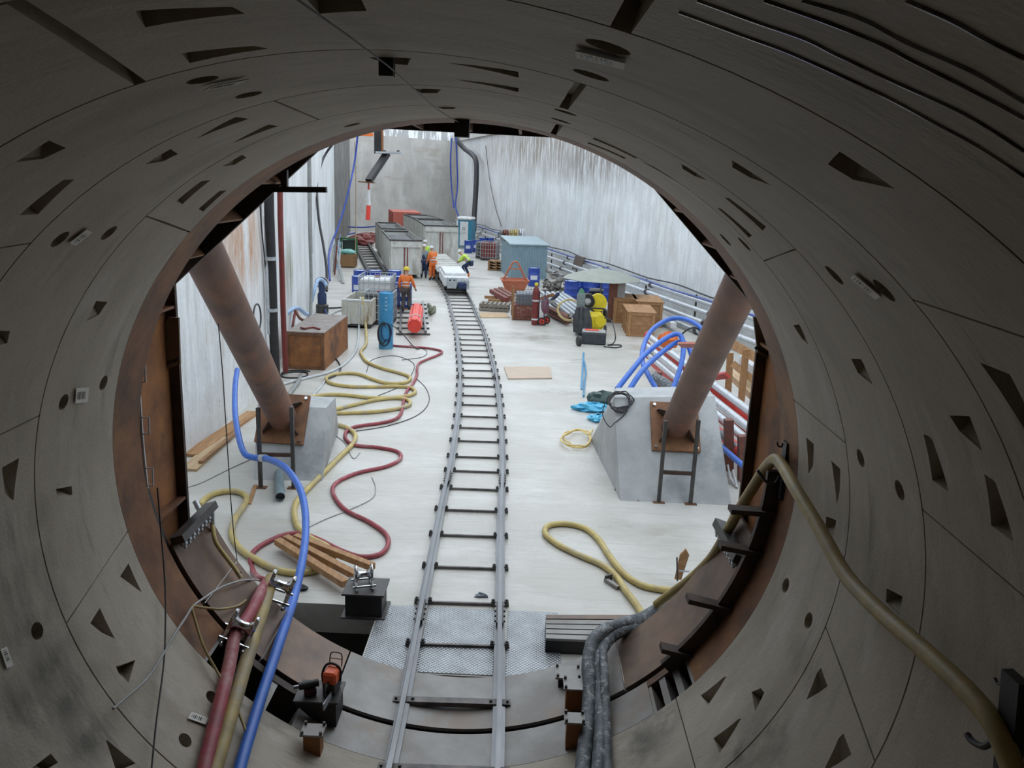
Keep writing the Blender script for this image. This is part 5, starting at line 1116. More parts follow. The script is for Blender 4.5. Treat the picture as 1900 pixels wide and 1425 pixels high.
# brown board leaning on wall
c = [onR(*q, .75) for q in ((1062, 500), (1078, 500), (1087, 478), (1069, 474))]
solo(MB().prism(c, nR*.05), 'leaning_board', mat('boardbrown', (.16, .12, .10), (.12, .09, .08), 6, .7), 'dark brown board leaning on the right pipe rack', 'board')
# ---- blue strap, bags, coils
t = solo(MB().bar(PZ(1083, 654, ZF+.02), PZ(1079, 722, ZF+.02), .05, .02).tube(spline([PZ(1084, 670, ZF+.04), PZ(1087, 690, ZF+.05), PZ(1085, 705, ZF+.04), PZ(1083, 735, ZF+.03)], 4), .025, 6), 'lifting_sling', 'bluelight', 'blue lifting sling lying on the floor left of the bags', 'sling')
solo(MB().blob(PZ(1116, 742, ZF+.17), (.33, .28, .22), 9, .18, 11), 'rubbish_bag', mat('bagdark', (.02, .05, .045), (.04, .08, .07), 6, .35, 0, .3), 'dark green rubbish bag beside the right concrete block', 'bag', smooth=True)
solo(MB().blob(PZ(1100, 756, ZF+.08), (.42, .22, .11), 9, .3, 12), 'plastic_sheet', mat('bagblue', (.10, .48, .70), (.07, .40, .62), 6, .35, 0, .3), 'light blue plastic sheet spilling out below the dark bag', 'plastic sheet')
solo(MB().blob(PZ(1108, 776, ZF+.06), (.20, .2, .09), 8, .3, 15), 'plastic_sheet', 'bagblue', 'smaller light blue plastic tangle nearest the concrete block', 'plastic sheet')
foot = V((3.33, 13.88, -1.55))
dS = (V((3.34, 11.17, .81))-foot).normalized(); ft_ = foot-dS*.35
def onB(u, v, l=.03): return PP(u, v, ft_+dS*l, dS)
rg = random.Random(3)
for i in range(3):
    hose('cable_coil', [onB(1150+(24-3*i)*math.cos(a)+rg.uniform(-3, 3), 742+i*3+(15+i)*math.sin(a)+rg.uniform(-2, 2), .03+.02*i) for a in [k*math.pi/5 for k in range(26)]], .011, 'cableblack' if i != 1 else 'darksteel', ['black cable coiled on the top edge of the right concrete block, lowest coil', 'dark grey cable coil on the right block, between two black ones', 'black cable coiled on the right block, uppermost coil'][i], 'cable coil', k=3, n=5)
hose('cable_coil', [onB(*q, .02) for q in [(1165, 755), (1160, 768), (1140, 785), (1132, 792), (1122, 780), (1118, 765), (1122, 750)]], .010, 'cableblack', 'loose end of black cable trailing down the right concrete block', 'cable', n=5)
rg = random.Random(9)
hose('rope_coil', [PZ(1072+26*math.cos(a)+rg.uniform(-6, 6), 814+15*math.sin(a)+rg.uniform(-3, 3), ZF+.03+.004*k) for k, a in enumerate([k*math.pi/4 for k in range(24)])]+[PZ(1100, 796, ZF+.02)], .015, mat('ropebright', (.80, .62, .22), (.65, .48, .18), 6, .6), 'bright yellow rope tangled on the floor left of the right block', 'rope', k=4, n=6)
# ---- rubble at foot of right block
rg = random.Random(21)
mat('rubble', (.30, .30, .29), (.18, .18, .17), 9, .8, 0, .4)
mb = MB()
for i in range(90):
    u = rg.uniform(1142, 1262); v = rg.uniform(906, 930) if u > 1160 else rg.uniform(898, 915)
    if u > 1235: v = rg.uniform(915, 928)
    q = PZ(u, v, ZF+.01); mb.blob(q, (rg.uniform(.015, .05), rg.uniform(.015, .04), rg.uniform(.01, .035)), 3, .4, i)
tag(mb.build('rubble', 'rubble', None), 'bits of rubble scattered along the foot of the right concrete block', 'rubble', kind='stuff')
for i, (u, v, sz, mt, lab) in enumerate(((1187, 917, (.16, .12, .08), 'cablegrey', 'grey box in the rubble under the right block'), (1233, 918, (.18, .1, .06), 'bluelight', 'blue piece in the rubble by the prop foot'), (1170, 912, (.14, .1, .07), 'darksteel', 'dark piece at the left end of the rubble'), (1198, 908, (.16, .1, .08), 'greyblue', 'blue-grey piece against the right block foot'))):
    solo(MB().box(PZ(u, v, ZF+sz[2]/2), sz, .5*i), 'scrap_piece', mt, lab, 'scrap', bevel=.01)
# ---- wooden stake and steel posts
t = thing('survey_stake', 'pointed orange-brown wooden stake by the steel pin', 'stake', PZ(1261, 1080))
pz = PZ(1255, 1086); q = [PY(1252, 1075, pz.y), PY(1264, 1076, pz.y), PY(1279, 1030, pz.y), PY(1273, 1019, pz.y), PY(1262, 1030, pz.y)]
MB().prism(q, (0, .03, 0)).build('board', 'wood', t, world=True); MB().bar(PY(1257, 1078, pz.y-.05), PY(1256, 1034, pz.y-.05), .02).build('pin', 'darksteel', t, world=True); MB().bar(PY(1260, 1059, pz.y-.05), PY(1279, 1060, pz.y-.05), .02).build('crosspin', 'galv', t, world=True)
t = thing('steel_bracket', 'small steel bracket beside the yellow hairpin hose', 'bracket', PZ(1135, 1085)); MB().bar(PZ(1123, 1075, ZF+.03), PZ(1147, 1091, ZF+.03), .05, .05).build('bar', 'plategrey', t, world=True); MB().bar(PZ(1123, 1074, ZF+.05), PZ(1135, 1070, ZF+.05), .03, .09).build('end', 'darksteel', t, world=True)
solo(MB().blob(PZ(893, 1104, ZF+.02), (.09, .05, .025), 5, .4, 8), 'dirt_clump', 'greyrock', 'small dark dirt heap between the rails', 'dirt')
# ---- white pipes, red beams and wooden barrier right of the right strut
def line3(lst, r_, mt, name, labels, cat, group, ends=None):
    for i, ((u0, v0, Y0), (u1, v1, Y1)) in enumerate(lst):
        a, b = PY(u0, v0, Y0), PY(u1, v1, Y1)
        t = thing(name, labels[i], cat, (a.x, a.y, min(a.z, b.z)-r_), 0, group)
        MB().cyl(a, b, r_, n=14).build('tube', mt, t, True, world=True)
        q = (b-a).normalized(); MB().cyl(a-q*.04, a+q*.06, r_*1.35, n=14).build('coupling', 'red', t, True, world=True)
line3([((1202, 622, 24.5), (1420, 785, 15.5)), ((1200, 641, 24), (1420, 818, 15)), ((1204, 659, 23.5), (1420, 845, 14.6)), ((1372, 838, 14.8), (1400, 858, 14.2))], .085, 'whitepipe', 'supply_pipe', ['upper white pipe descending behind the right strut', 'middle white pipe descending behind the right strut', 'lower white pipe descending behind the right strut', 'short white pipe with red coupling at the far right'], 'pipe', 'white pipes behind the right strut')
for i, (a, b) in enumerate((((1215, 645, 24.3), (1418, 802, 15.4)), ((1210, 672, 23), (1415, 838, 15.0)), ((1215, 700, 21.5), (1410, 868, 14.4)))):
    a, b = PY(*a), PY(*b); solo(MB().bar(a, b, .06, .22), 'barrier_beam', 'redorange' if i == 0 else 'red', ['topmost red beam under the white pipes', 'middle red beam under the white pipes', 'lowest red beam under the white pipes'][i], 'beam')
for i, (u, v0, v1) in enumerate(((1222, 690, 735), (1352, 778, 872), (1378, 808, 892))):
    b_ = PZ(u, v1); t_ = PY(u, v0, b_.y); solo(MB().bar(b_, t_, .16), 'support_post', 'brownrust', ['brown post under the left end of the white pipes', 'brown post under the middle of the white pipes', 'brown post under the right end of the white pipes'][i], 'post')
hose('slurry_hose', air([(1215, 700, 19.5), (1245, 720, 18.5), (1265, 760, 17)], .0), .12, 'mudhose', 'dark hose drooping beneath the white pipes')
hose('water_hose', air([(1338, 828, 15.2), (1360, 848, 14.0), (1400, 882, 12.6)], 0), .055, 'hoseblue', 'straight blue hose below the white pipes at right')
hose('slurry_hose', air([(1336, 803, 16), (1352, 818, 15.3), (1372, 836, 14.9)], 0), .07, 'mudhose', 'short dark hose above the straight blue one')
# blue loops
bh = [[(1145, 722, 15.9), (1170, 690, 16.3), (1200, 655, 17), (1240, 625, 17.6), (1262, 622, 17.6), (1268, 650, 17.3), (1260, 690, 16.8), (1243, 735, 16.2)],
      [(1165, 727, 15.8), (1190, 690, 16.2), (1215, 665, 16.9), (1250, 638, 17.6), (1270, 636, 17.6), (1282, 655, 17.4), (1284, 690, 17)],
      [(1228, 737, 16.2), (1205, 700, 16.8), (1192, 670, 17.5), (1195, 640, 18.2), (1210, 612, 18.8), (1240, 593, 19.2), (1270, 592, 19), (1300, 608, 18.5), (1320, 640, 18)]]
for i, l in enumerate(bh): hose('water_hose', air(l, 0), .055, 'hoseblue', ['inner blue hose arching from the cable coil over the white pipes', 'middle blue hose arching from the cable coil behind the strut', 'outer blue hose making the tallest arch behind the right strut'][i])
hose('black_cable', air([(1260, 625, 18.5), (1275, 612, 18.5), (1290, 608, 18.5), (1300, 615, 18.5)], 0), .02, 'cableblack', 'thin black cable arch beside the tallest blue hose', 'cable')
# wooden barrier and pale trough
G = 'timber barrier at far right'
def wb(a, b, w, lab, mt='wood', nm='barrier_board'): solo(MB().bar(PY(*a), PY(*b), w, .05, up=(0, 1, 0)), nm, mt, lab, 'board', G)
wb((1362, 640, 18.6), (1410, 668, 17.6), .21, 'top board of the timber barrier behind the portal post')
wb((1360, 675, 18.6), (1410, 715, 17.6), .16, 'second board of the timber barrier behind the portal post')
wb((1384, 648, 18), (1374, 758, 18), .15, 'upright board of the timber barrier near the portal post')
wb((1355, 655, 18.8), (1350, 740, 18.8), .15, 'left upright of the timber barrier behind the strut')
wb((1262, 640, 17), (1312, 640, 15.5), .14, 'red-brown board between the blue hoses and the strut', 'skiporange')
wb((1310, 702, 15.8), (1350, 696, 15), .14, 'red board right of the strut', 'red')
a, b = PY(1362, 692, 20.5), PY(1415, 742, 18.3); solo(MB().bar(a, b, .42, .16), 'pale_trough', 'woodpale', 'pale trough lying behind the timber barrier', 'trough')
a, b = PY(1388, 668, 19.6), PY(1414, 690, 18.8); solo(MB().bar(a, b, .5, .35), 'white_sack', 'white', 'white sack behind the timber barrier', 'sack', bevel=.05)
solo(MB().blob(PY(1240, 632, 18.5), (.22, .15, .2), 7, .2, 3), 'orange_bag', 'orange', 'orange bag on the barrier behind the blue hoses', 'bag', smooth=True)
t = thing('bent_support', 'white bent steel frame on the floor right of the block', 'frame', PZ(1360, 890))
MB().tube([PZ(1350, 862, ZF+.3), PZ(1355, 885, ZF+.1), PZ(1368, 905, ZF+.03), PZ(1360, 872, ZF+.2)], .02, 6).build('tube', 'white', t, True, world=True)
# ================================================================ FAR END, TRAIN AND WORKERS
def skip_box(cx_, cy_, W_, L_, H_, rz, label):
    t = thing('muck_skip', label, 'muck skip', (cx_, cy_, ZF), rz)
    th = .06
    MB().box((0, 0, .25), (W_*.9, L_*.98, .1)).build('floor_pan', 'darksteel', t)
    MB().box((0, -L_/2, H_/2+.1), (W_, th, H_-.2)).build('front_wall', 'skipwhite', t); MB().box((0, L_/2, H_/2+.1), (W_, th, H_-.2)).build('back_wall', 'skipwhite', t)
    for x in (-1, 1):
        s_ = MB().box((x*(W_/2-th/2), 0, H_/2+.1), (th, L_-th, H_-.2)).build('side_wall', 'skipwhite', t)
        for k in range(14): MB().box((x*(W_/2+.03), -L_/2+.2+k*(L_-.4)/13, H_/2+.1), (.1, .14, H_-.3)).build('rib', 'skipwhite', s_)
    rows = []; rg = random.Random(int(cy_*10))
    for i in range(9): rows.append([V((-W_/2+th+(W_-2*th)*j/8, -L_/2+th+(L_-2*th)*i/8, H_-.22+(.16*math.sin(math.pi*i/8)*math.sin(math.pi*j/8))+rg.uniform(-.03, .03))) for j in range(9)])
    mb = MB(); mb.grid(rows); o = mb.build('muck', 'muck', t, True); o['kind'] = 'stuff'
    MB().box((0, -L_/2-.06, H_-.30), (W_*.98, .12, .1)).build('front_rail', 'skipwhite', t)
    for x in (-.08, .08): MB().box((x*1.0, -L_/2-.05, H_*.45), (.05, .08, H_*.75)).build('ladder_stile', 'darkred', t)
    for x in (-1, 1): MB().box((x*W_/2, 0, H_), (.1, L_, .08)).build('top_rail', 'darksteel', t)
    for y in (-1, 1): MB().box((0, y*L_/2, H_), (W_, .1, .08)).build('end_rail', 'darksteel', t)
    for x in (-1, 1):
        for y in (-.3, .3): MB().box((x*W_*.38, y*L_, .1), (.2, .4, .2)).build('skid', 'black', t)
    return t
def skip_top(FLp, FRp, RLp, vb, H_, label):
    """corners of the open top as seen in the photo, real height H_"""
    z = ZF+H_; FL, FR, RL = PZ(*FLp, z), PZ(*FRp, z), PZ(*RLp, z)
    W_ = (FR-FL).length; ax = (RL-FL); L_ = min(max(ax.length, 3), 14); rz = math.atan2(-ax.x, ax.y); ax.normalize()
    c = (FL+FR)/2+ax*L_/2; return skip_box(c.x, c.y, W_*.96, L_*.96, H_, rz, label)
def hgt(u, vb, vt): a = fp(u, vb); return (PY(u, vt, a.y)-a).z
H1 = hgt(752, 518, 447); H2 = hgt(820, 490, 419)
skip_top((729, 447), (778, 446), (712, 429), 0, H1, 'nearer white ribbed muck skip, left of the workers')
skip_top((711, 425), (750, 425), (699, 413), 0, H1, 'white muck skip behind the nearer one, by the dark corner')
skip_top((797, 420), (842, 419), (777, 407.5), 0, H2, 'white muck skip behind the two workers, nearer of the right pair')
skip_top((775, 406.5), (816, 406.5), (752, 398.5), 0, H2, 'white muck skip at the back of the right pair, touching the red container')
t = thing('steel_container', 'orange-red steel container by the back wall', 'container', (-9.55, 68.4, ZF), .23)
MB().box((0, 0, 1.22), (2.2, 5.2, 2.44)).build('body', mat('contred', (.50, .13, .09), (.40, .10, .07), 3, .6), t); MB().box((-1.12, -2.45, 1.22), (.12, .3, 2.44)).build('corner_post', 'darkred', t)
for k in range(8): MB().box((-1.11, -2.0+k*.58, 1.22), (.06, .25, 2.3)).build('rib', 'contred', t)
# old ladder-like track panel and red tarpaulin at far left
a, b, c, d = fp(694, 508), fp(712, 508), fp(680, 446), fp(658, 446)
t = thing('track_panel', 'dark loose track panel lying left of the white skips', 'track panel', (a.x, a.y, ZF))
for p0, p1 in ((fp(685, 512), fp(652, 444)), (fp(715, 512), fp(676, 443))): MB().bar(p0+V((0, 0, .15)), p1+V((0, 0, .15)), .16, .2).build('rail', 'black', t, world=True)
for k in range(15): q0, q1 = fp(685, 512).lerp(fp(652, 444), k/15), fp(715, 512).lerp(fp(676, 443), k/15); MB().bar(q0+V((0, 0, .05)), q1+V((0, 0, .05)), .2, .1).build('sleeper', 'plategrey', t, world=True)
solo(MB().blob(fp(637, 446, ZF+.3)+V((1.35, 0, 0)), (1.0, 1.2, .45), 8, .2, 2), 'red_tarpaulin', 'darkred', 'left half of the dark red tarpaulin heap at the far end', 'tarpaulin')
solo(MB().blob(fp(671, 443, ZF+.3)+V((.4, 1.5, 0)), (1.4, 1.0, .38), 8, .2, 6), 'red_tarpaulin', 'darkred', 'right half of the dark red tarpaulin heap at the far end', 'tarpaulin')
t = thing('pallet_box', 'brown box with a green cover near the far left corner', 'box', fp(640, 497)+V((0, .6, 0)))
MB().box((0, 0, .4), (1.0, .9, .7)).build('box', 'woodbrown', t); MB().blob((0, 0, .85), (.55, .5, .16), 7, .2, 4).build('cover', mat('mint', (.25, .55, .48), None, 5, .6), t)
t = thing('green_frame', 'dark green steel frame behind the brown box', 'frame', fp(642, 482)+V((0, .8, 0)))
for x in (-.5, .5): MB().bar((x, 0, 0), (x, 0, 1.3), .12).build('leg', 'green', t)
MB().bar((-.5, 0, 1.25), (.5, 0, 1.25), .12).build('beam', 'green', t); MB().box((0, .1, .7), (.8, .1, .9)).build('panel', mat('darkgreen', (.03, .06, .05), None, 5, .6), t)
solo(MB().bar(fp(637, 527), fp(622, 495)+V((0, 0, 1.2)), .12), 'leaning_post', 'hosegrey', 'grey post leaning near the far left wall', 'post')
hose('water_hose', fl([(622, 440), (640, 436), (660, 432)], .06), .06, 'blue', 'blue hose lying before the dark far corner')
hose('water_hose', [PY(645, 421, 73), PY(670, 422, 73), PY(700, 420, 73)], .06, 'blue', 'blue hose strung along the back wall')
mb = MB(); rg = random.Random(2)
for i in range(60):
    q = fp(rg.uniform(668, 712), rg.uniform(503, 516), ZF+.1); mb.blob(q, (rg.uniform(.08, .22), rg.uniform(.08, .2), rg.uniform(.06, .18)), 3, .4, i)
tag(mb.build('rubble', 'scrapmix', None), 'loose brown scrap and rubble behind the blue drums', 'rubble', kind='stuff')
for i in range(8):
    q = fp(619+rg.uniform(-3, 9), 480+i*5, ZF); hose('leaning_pole', [q, q+V((rg.uniform(-.2, .2), .3, 1.5))], .04, ['paleblue', 'hosegrey', 'darkred', 'whitepipe'][i % 4], 'pole or hose end leaning at the far end of the left wall', 'pole', 'poles leaning at the end of the left wall', k=1)
# fire/black hoses on the right corner
hose('drain_pipe', air([(847, 250, 80), (850, 262, 79), (862, 276, 78), (874, 285, 76), (883, 298, 74), (884, 330, 73), (882, 370, 72), (880, 400, 71), (879, 428, 70)], 0), .22, 'black', 'thick black pipe bending down the right corner of the back wall', 'pipe')
hose('water_hose', air([(838, 256, 78), (836, 300, 78), (838, 350, 78), (842, 385, 77)], 0), .07, 'blue', 'left of two blue hoses hanging by the back wall')
hose('water_hose', air([(846, 255, 78), (848, 300, 78), (849, 345, 78), (845, 380, 77), (851, 402, 76)], 0), .07, 'blue', 'right of two blue hoses hanging by the back wall')
hose('wall_cable', [onR(u, v, .1) for u, v in [(901, 270), (908, 330), (918, 380), (930, 420)]], .025, 'cableblack', 'thin black cable down the far right wall', 'cable')
# hanging beam, strut and red-white streamer
Yh = 22
t = thing('hanging_beam', 'rusty steel beam hanging from above with a slanting dark arm', 'steel beam', PY(706, 284, Yh))
MB().bar(PY(706, 284, Yh), PY(705, 235, Yh)+V((0, 0, 3.0)), .14).build('beam', 'rustorange', t, world=True); MB().bar(PY(701, 285, Yh-.06), PY(700, 236, Yh-.06)+V((0, 0, 3.0)), .05, .18).build('flange', 'black', t, world=True)
MB().bar(PY(700, 283, Yh), PY(745, 284, Yh), .5, .05).build('plate', 'galv', t, world=True)
MB().bar(PY(718, 285, Yh), PY(684, 336, Yh-1), .16, .12).build('arm', 'black', t, world=True)
MB().bar(PY(666, 337, Yh-1), PY(694, 339, Yh-1), .25, .03).build('end_plate', 'rust', t, world=True)
for u in (714, 739): MB().cyl(PY(u, 284, Yh), PY(u, 279, Yh), .04, n=6).build('bolt', 'darksteel', t, world=True)
t = thing('wind_streamer', 'red and white windsock streamer hanging below the slanting arm', 'streamer', PY(683, 408, Yh-1))
MB().cyl(PY(684, 352, Yh-1), PY(684, 381, Yh-1), .035, .055, n=10).build('white_part', 'white', t, True, world=True); MB().cyl(PY(684, 381, Yh-1), PY(682.5, 408, Yh-1), .055, .06, n=10).build('red_part', 'redorange', t, True, world=True)
MB().cyl(PY(684, 338, Yh-1), PY(684, 352, Yh-1), .018, .03, n=8).build('tip', 'red', t, True, world=True)
solo(MB().box(PY(676, 248, 73)-V((0, 0, .06)), (1.5, .3, .25)), 'orange_object', 'orange', 'small orange object on the capping beam of the back wall', 'object')
# fire sign sticker on left wall
q = onL(492, 409, .02); solo(MB().box(q, (.04, .25, .22)), 'wall_sign', 'white', 'small white sign with a red mark on the left wall', 'sign')
q = onL(496, 409, .05); solo(MB().cyl(q, q+V((.02, 0, 0)), .07, n=10), 'sign_mark', 'red', 'small round red mark on the white wall sign', 'mark')
# rust stain and moss on the left wall
# ---- white battery train (flat wagons with a locomotive)
c0, t0 = cat(37.6); rz = math.atan2(-t0.x, t0.y)
t = thing('battery_locomotive', 'low white locomotive on the track with a seat-like box on its nose', 'locomotive', (c0.x, c0.y, ZF), rz)
Ll = 3.6; Zr = .05+.115
MB().box((0, Ll/2, Zr+.45), (1.15, Ll, .42)).build('body', 'white', t, bevel=.03); MB().box((0, Ll/2+.2, Zr+.72), (1.0, Ll-.8, .14)).build('deck', 'white', t, bevel=.02)
MB().box((-.22, -.1, Zr+.42), (.42, .3, .5)).build('nose_box', 'galv', t, bevel=.02)
for x in (-.32, -.12): MB().cyl((x, -.26, Zr+.55), (x, -.25, Zr+.55), .04, n=10).build('lamp', 'black', t)
MB().box((.25, -.1, Zr+.3), (.4, .35, .3)).build('coupler', 'navy', t, bevel=.05); MB().box((.47, -.05, Zr+.35), (.2, .3, .4)).build('buffer', 'galv', t)
for x in (-.485, .485):
    for y in (.6, Ll-.6): MB().cyl((x-.05, y, Zr+.18), (x+.05, y, Zr+.18), .18, n=18).build('wheel', 'darksteel', t)
MB().box((0, Ll/2, Zr+.2), (.8, Ll*.95, .16)).build('underframe', 'black', t)
yy2 = 37.6+Ll+.3
for i in range(2):
    c1, t1 = cat(yy2); rz = math.atan2(-t1.x, t1.y)
    w_ = thing('flat_wagon', ['white flat wagon coupled behind the locomotive', 'second white flat wagon, beside the crouching worker'][i], 'wagon', (c1.x, c1.y, ZF), rz, 'white flat wagons on the track')
    MB().box((0, 1.7, Zr+.55), (1.2, 3.3, .22)).build('deck', 'white', w_, bevel=.02)
    for k in range(4): MB().box((0, .3+k*.9, Zr+.69), (1.1, .5, .06)).build('deck_plate', 'skipwhite', w_)
    MB().box((0, 1.7, Zr+.32), (.7, 3.1, .22)).build('underframe', 'black', w_)
    for x in (-.485, .485):
        for y in (.6, 2.8): MB().cyl((x-.05, y, Zr+.17), (x+.05, y, Zr+.17), .17, n=16).build('wheel', 'darksteel', w_)
    yy2 += 3.6
# ---- workers
def skinned(name, verts, edges, radii, mt, parent, root=0, sub=2):
    me = bpy.data.meshes.new(name); me.from_pydata([V(v) for v in verts], edges, []); o = bpy.data.objects.new(name, me); COL.objects.link(o)
    md = o.modifiers.new('skin', 'SKIN'); sv = me.skin_vertices[0].data if me.skin_vertices else None
    if sv is None:
        bm = bmesh.new(); bm.from_mesh(me); bm.verts.layers.skin.verify(); bm.to_mesh(me); bm.free(); sv = me.skin_vertices[0].data
    for i, r_ in enumerate(radii): sv[i].radius = (r_, r_) if not isinstance(r_, tuple) else r_; sv[i].use_root = (i == root)
    md.use_smooth_shade = True
    s2 = o.modifiers.new('sub', 'SUBSURF'); s2.levels = sub
    dg = bpy.context.evaluated_depsgraph_get(); m2 = bpy.data.meshes.new_from_object(o.evaluated_get(dg)); o.modifiers.clear(); o.data = m2
    m2.materials.clear(); m2.materials.append(M[mt] if isinstance(mt, str) else mt); m2.polygons.foreach_set('use_smooth', [True]*len(m2.polygons)); o.parent = parent; return o
def person(loc, rz, J, label, torso, legs, helmet, boots='black', arms=None, bands=True, group=None, vest=None):
    """J: joints in metres, local; keys pelvis chest neck head shL elL haL shR elR haR hiL knL anL hiR knR anR"""
    t = thing('person', label, 'person', loc, rz, group)
    P_ = {k: V(v) for k, v in J.items()}
    names = ['pelvis', 'waist', 'chest', 'neck', 'jaw', 'head', 'crown', 'shL', 'elL', 'wrL', 'palL', 'shR', 'elR', 'wrR', 'palR', 'hiL', 'knL', 'anL', 'toL', 'hiR', 'knR', 'anR', 'toR']
    P_['waist'] = P_['pelvis'].lerp(P_['chest'], .5); f_ = P_.get('face', V((0, 1, 0))); up = (P_['head']-P_['neck']).normalized()
    P_['jaw'] = P_['neck'].lerp(P_['head'], .55)+f_*.015; P_['crown'] = P_['head']+up*.07
    for s_ in 'LR':
        d_ = (P_['wr'+s_]-P_['el'+s_]).normalized(); P_['pal'+s_] = P_['wr'+s_]+d_*.07; P_['to'+s_] = P_['an'+s_]+P_.get('foot'+s_, f_)*.17+V((0, 0, -.045))
    idx = {n_: i for i, n_ in enumerate(names)}; vs = [P_[n_] for n_ in names]
    rad = dict(pelvis=.135, waist=.12, chest=.145, neck=.055, jaw=.075, head=.092, crown=.06, shL=.07, elL=.045, wrL=.03, palL=.034, hiL=.09, knL=.062, anL=.042, toL=.036)
    rr = [rad[n_ if n_ in rad else n_[:-1]+'L'] for n_ in names]
    E_ = [('pelvis', 'waist'), ('waist', 'chest'), ('chest', 'neck'), ('neck', 'jaw'), ('jaw', 'head'), ('head', 'crown')]
    for s_ in 'LR': E_ += [('chest', 'sh'+s_), ('sh'+s_, 'el'+s_), ('el'+s_, 'wr'+s_), ('wr'+s_, 'pal'+s_), ('pelvis', 'hi'+s_), ('hi'+s_, 'kn'+s_), ('kn'+s_, 'an'+s_), ('an'+s_, 'to'+s_)]
    ee = [(idx[a], idx[b]) for a, b in E_]
    for s_ in 'LR':
        d_ = (P_['pal'+s_]-P_['wr'+s_]).normalized(); sd = d_.cross(f_); sd = sd.normalized() if sd.length > .01 else V((1, 0, 0)); cu = d_.cross(sd)
        for k, (o_, l_) in enumerate(((-.026, .062), (-.009, .072), (.009, .068), (.026, .052))):
            a = P_['pal'+s_]+sd*o_+d_*.025; b = a+d_*l_*.55+cu*.01; c = b+d_*l_*.4+cu*.025; i0 = len(vs); vs += [a, b, c]; rr += [.0095, .009, .008]; ee += [(idx['pal'+s_], i0), (i0, i0+1), (i0+1, i0+2)]
        a = P_['wr'+s_].lerp(P_['pal'+s_], .5)+sd*-.032; b = a+(d_*.6-sd*.8)*.04; i0 = len(vs); vs += [a, b]; rr += [.011, .0095]; ee += [(idx['pal'+s_], i0), (i0, i0+1)]
    n_ = P_['head']+f_*.105-up*.015; vs.append(n_); rr.append(.016); ee.append((idx['head'], len(vs)-1))
    skinned('body', vs, ee, rr, 'skin', t)
    # jacket with sleeves
    def cloth(name, keys, eds, radii, mt): return skinned(name, [P_[k] if isinstance(k, str) else k for k in keys], eds, radii, mt, t)
    hip = P_['pelvis'].lerp(P_['waist'], .1)
    eA = {s_: P_['el'+s_].lerp(P_['wr'+s_], .9) for s_ in 'LR'}; nk = P_['chest'].lerp(P_['neck'], .55)
    tm = torso
    cloth('jacket', [hip, 'waist', 'chest', nk, 'shL', 'elL', eA['L'], 'shR', 'elR', eA['R']], [(0, 1), (1, 2), (2, 3), (2, 4), (4, 5), (5, 6), (2, 7), (7, 8), (8, 9)], [.165, .15, .175, .085, .092, .064, .05, .092, .064, .05], tm)
    if vest: cloth('bib', [hip, 'waist', 'chest'], [(0, 1), (1, 2)], [.17, .158, .150], vest)
    bt = {s_: P_['kn'+s_].lerp(P_['an'+s_], .85) for s_ in 'LR'}
    cloth('trousers', ['pelvis', 'hiL', 'knL', bt['L'], 'hiR', 'knR', bt['R']], [(0, 1), (1, 2), (2, 3), (0, 4), (4, 5), (5, 6)], [.15, .108, .082, .072, .108, .082, .072], legs)
    for s_ in 'LR':
        a = P_['kn'+s_].lerp(P_['an'+s_], .6); an = P_['an'+s_]; to = P_['to'+s_]; cloth('boot', [a, an, to], [(0, 1), (1, 2)], [.062, .058, .048], boots)
    if bands:
        for q, r_ in ((P_['waist'].lerp(P_['pelvis'], .25), .170), (P_['waist'].lerp(P_['chest'], .45), .166)):
            d_ = (P_['chest']-P_['pelvis']).normalized(); MB().cyl(q-d_*.022, q+d_*.022, r_, n=22).build('reflective_band', 'silver', t, True)
    # helmet
    x = up.orthogonal().normalized(); y = up.cross(x); m3 = Matrix((x, y, up)).transposed()
    h = MB().lathe([(.118, 0), (.12, .03), (.112, .075), (.085, .115), (.045, .138), (.0, .142)], P_['head']+up*.02, 20, m3, cap=False); h.cyl(P_['head']+up*.018, P_['head']+up*.03, .128, n=20)
    h.build('helmet', helmet, t, True); q = P_['head']+up*.03+f_*.12; MB().box(q, (.14, .07, .012)).build('helmet_peak', helmet, t)
    for s_ in (-1, 1): sd = f_.cross(up).normalized(); MB().blob(P_['head']+f_*.088+sd*s_*.033-up*.0, (.012, .012, .012), 4, 0).build('eye', 'black', t, True); MB().blob(P_['head']+sd*s_*.098-up*.02, (.015, .022, .03), 5, 0).build('ear', 'skin', t, True)
    MB().bar(P_['jaw']+f_*.075-f_.cross(up).normalized()*.022, P_['jaw']+f_*.075+f_.cross(up).normalized()*.022, .008).build('mouth', 'darkred', t)
    return t
def base_pose(): return dict(pelvis=(0, 0, .93), chest=(0, 0, 1.30), neck=(0, .01, 1.49), head=(0, .03, 1.64), shL=(-.20, 0, 1.40), elL=(-.26, 0, 1.12), wrL=(-.27, .08, .88), shR=(.20, 0, 1.40), elR=(.26, 0, 1.12), wrR=(.27, .08, .88), hiL=(-.10, 0, .88), knL=(-.11, .02, .48), anL=(-.11, -.02, .085), hiR=(.10, 0, .88), knR=(.11, .02, .48), anR=(.11, -.02, .085), face=(0, 1, 0))
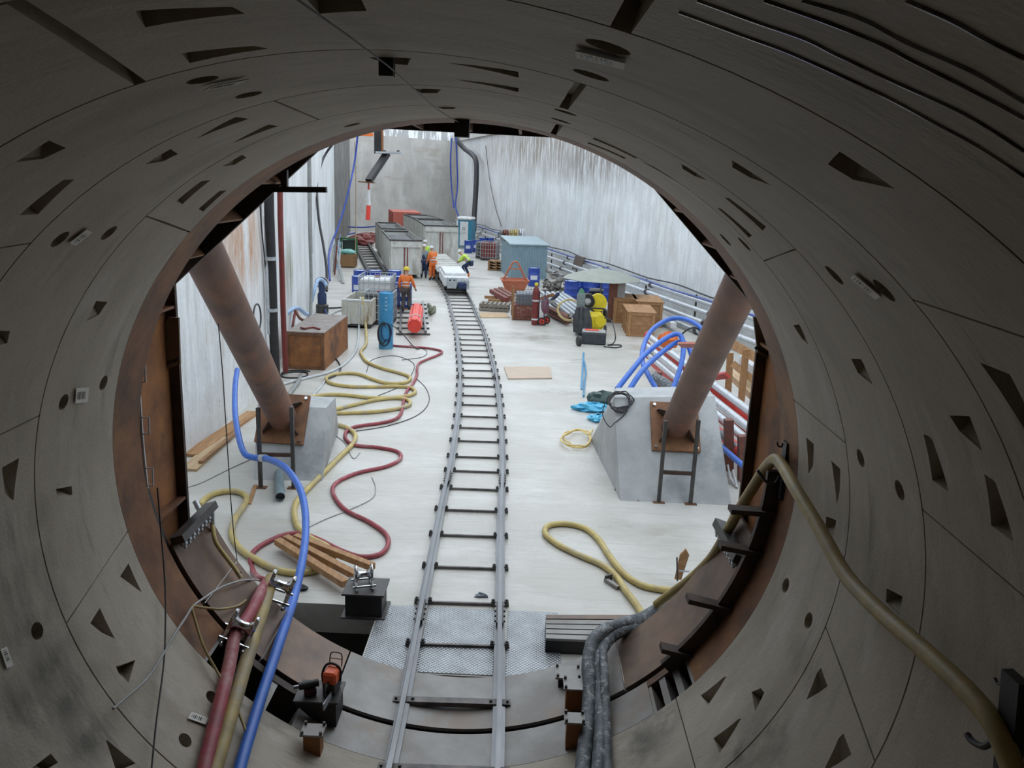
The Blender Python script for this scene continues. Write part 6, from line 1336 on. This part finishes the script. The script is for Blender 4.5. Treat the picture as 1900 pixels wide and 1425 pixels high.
# 1: walking away, orange jacket, yellow helmet
J = base_pose(); J.update(knR=(.11, .12, .52), anR=(.13, -.02, .14), knL=(-.10, .02, .47), anL=(-.11, -.12, .085), elR=(.29, .02, 1.13), wrR=(.32, .18, .95), elL=(-.27, -.04, 1.12), wrL=(-.24, .05, .90))
person(fp(753, 579), -.12, J, 'worker in orange jacket and yellow helmet walking away from the camera', 'orange', mat('trousergrey', (.09, .075, .07), (.06, .05, .05), 8, .8), 'yellow')
# 2: navy overalls, white helmet, back to camera
J = base_pose(); J.update(elL=(-.25, .12, 1.15), wrL=(-.12, .25, 1.1), elR=(.24, .1, 1.15), wrR=(.12, .26, 1.12))
person(fp(786, 516), .1, J, 'worker in navy bib overalls and white helmet, back to the camera', 'greyblue', 'navy', 'white', bands=False, vest='navy')
J = base_pose()
person(fp(785, 508)+V((0, .9, 0)), .6, J, 'worker in lime jacket hidden behind the one in navy overalls', 'lime', 'navy', 'white')
# 3: full orange suit, facing left, hand on the train
J = base_pose(); J.update(pelvis=(0, -.05, .92), elR=(.22, .2, 1.2), wrR=(.18, .42, 1.25), elL=(-.24, .05, 1.12), wrL=(-.2, .2, .95), neck=(0, .04, 1.48), head=(0, .09, 1.62))
person(fp(802, 520), .75, J, 'worker in an all-orange suit and white helmet beside the wagons', 'orange', 'orange', 'white')
# 4: crouching on the wagon edge, lime jacket
J = dict(pelvis=(0, -.30, .80), chest=(0, .06, 1.08), neck=(0, .20, 1.20), head=(0, .31, 1.30), shL=(-.19, .06, 1.12), elL=(-.24, .22, .88), wrL=(-.12, .38, .80), shR=(.19, .06, 1.12), elR=(.24, .22, .88), wrR=(.12, .38, .78), hiL=(-.10, -.28, .76), knL=(-.13, .10, .55), anL=(-.12, -.05, .12), hiR=(.10, -.28, .76), knR=(.14, .05, .50), anR=(.13, -.20, .085), face=(0, .86, -.5))
person(fp(862, 514)+V((0, .2, 0)), 1.25, J, 'worker in lime jacket bending down beside the flat wagon', 'lime', 'navy', 'white', boots='orange')
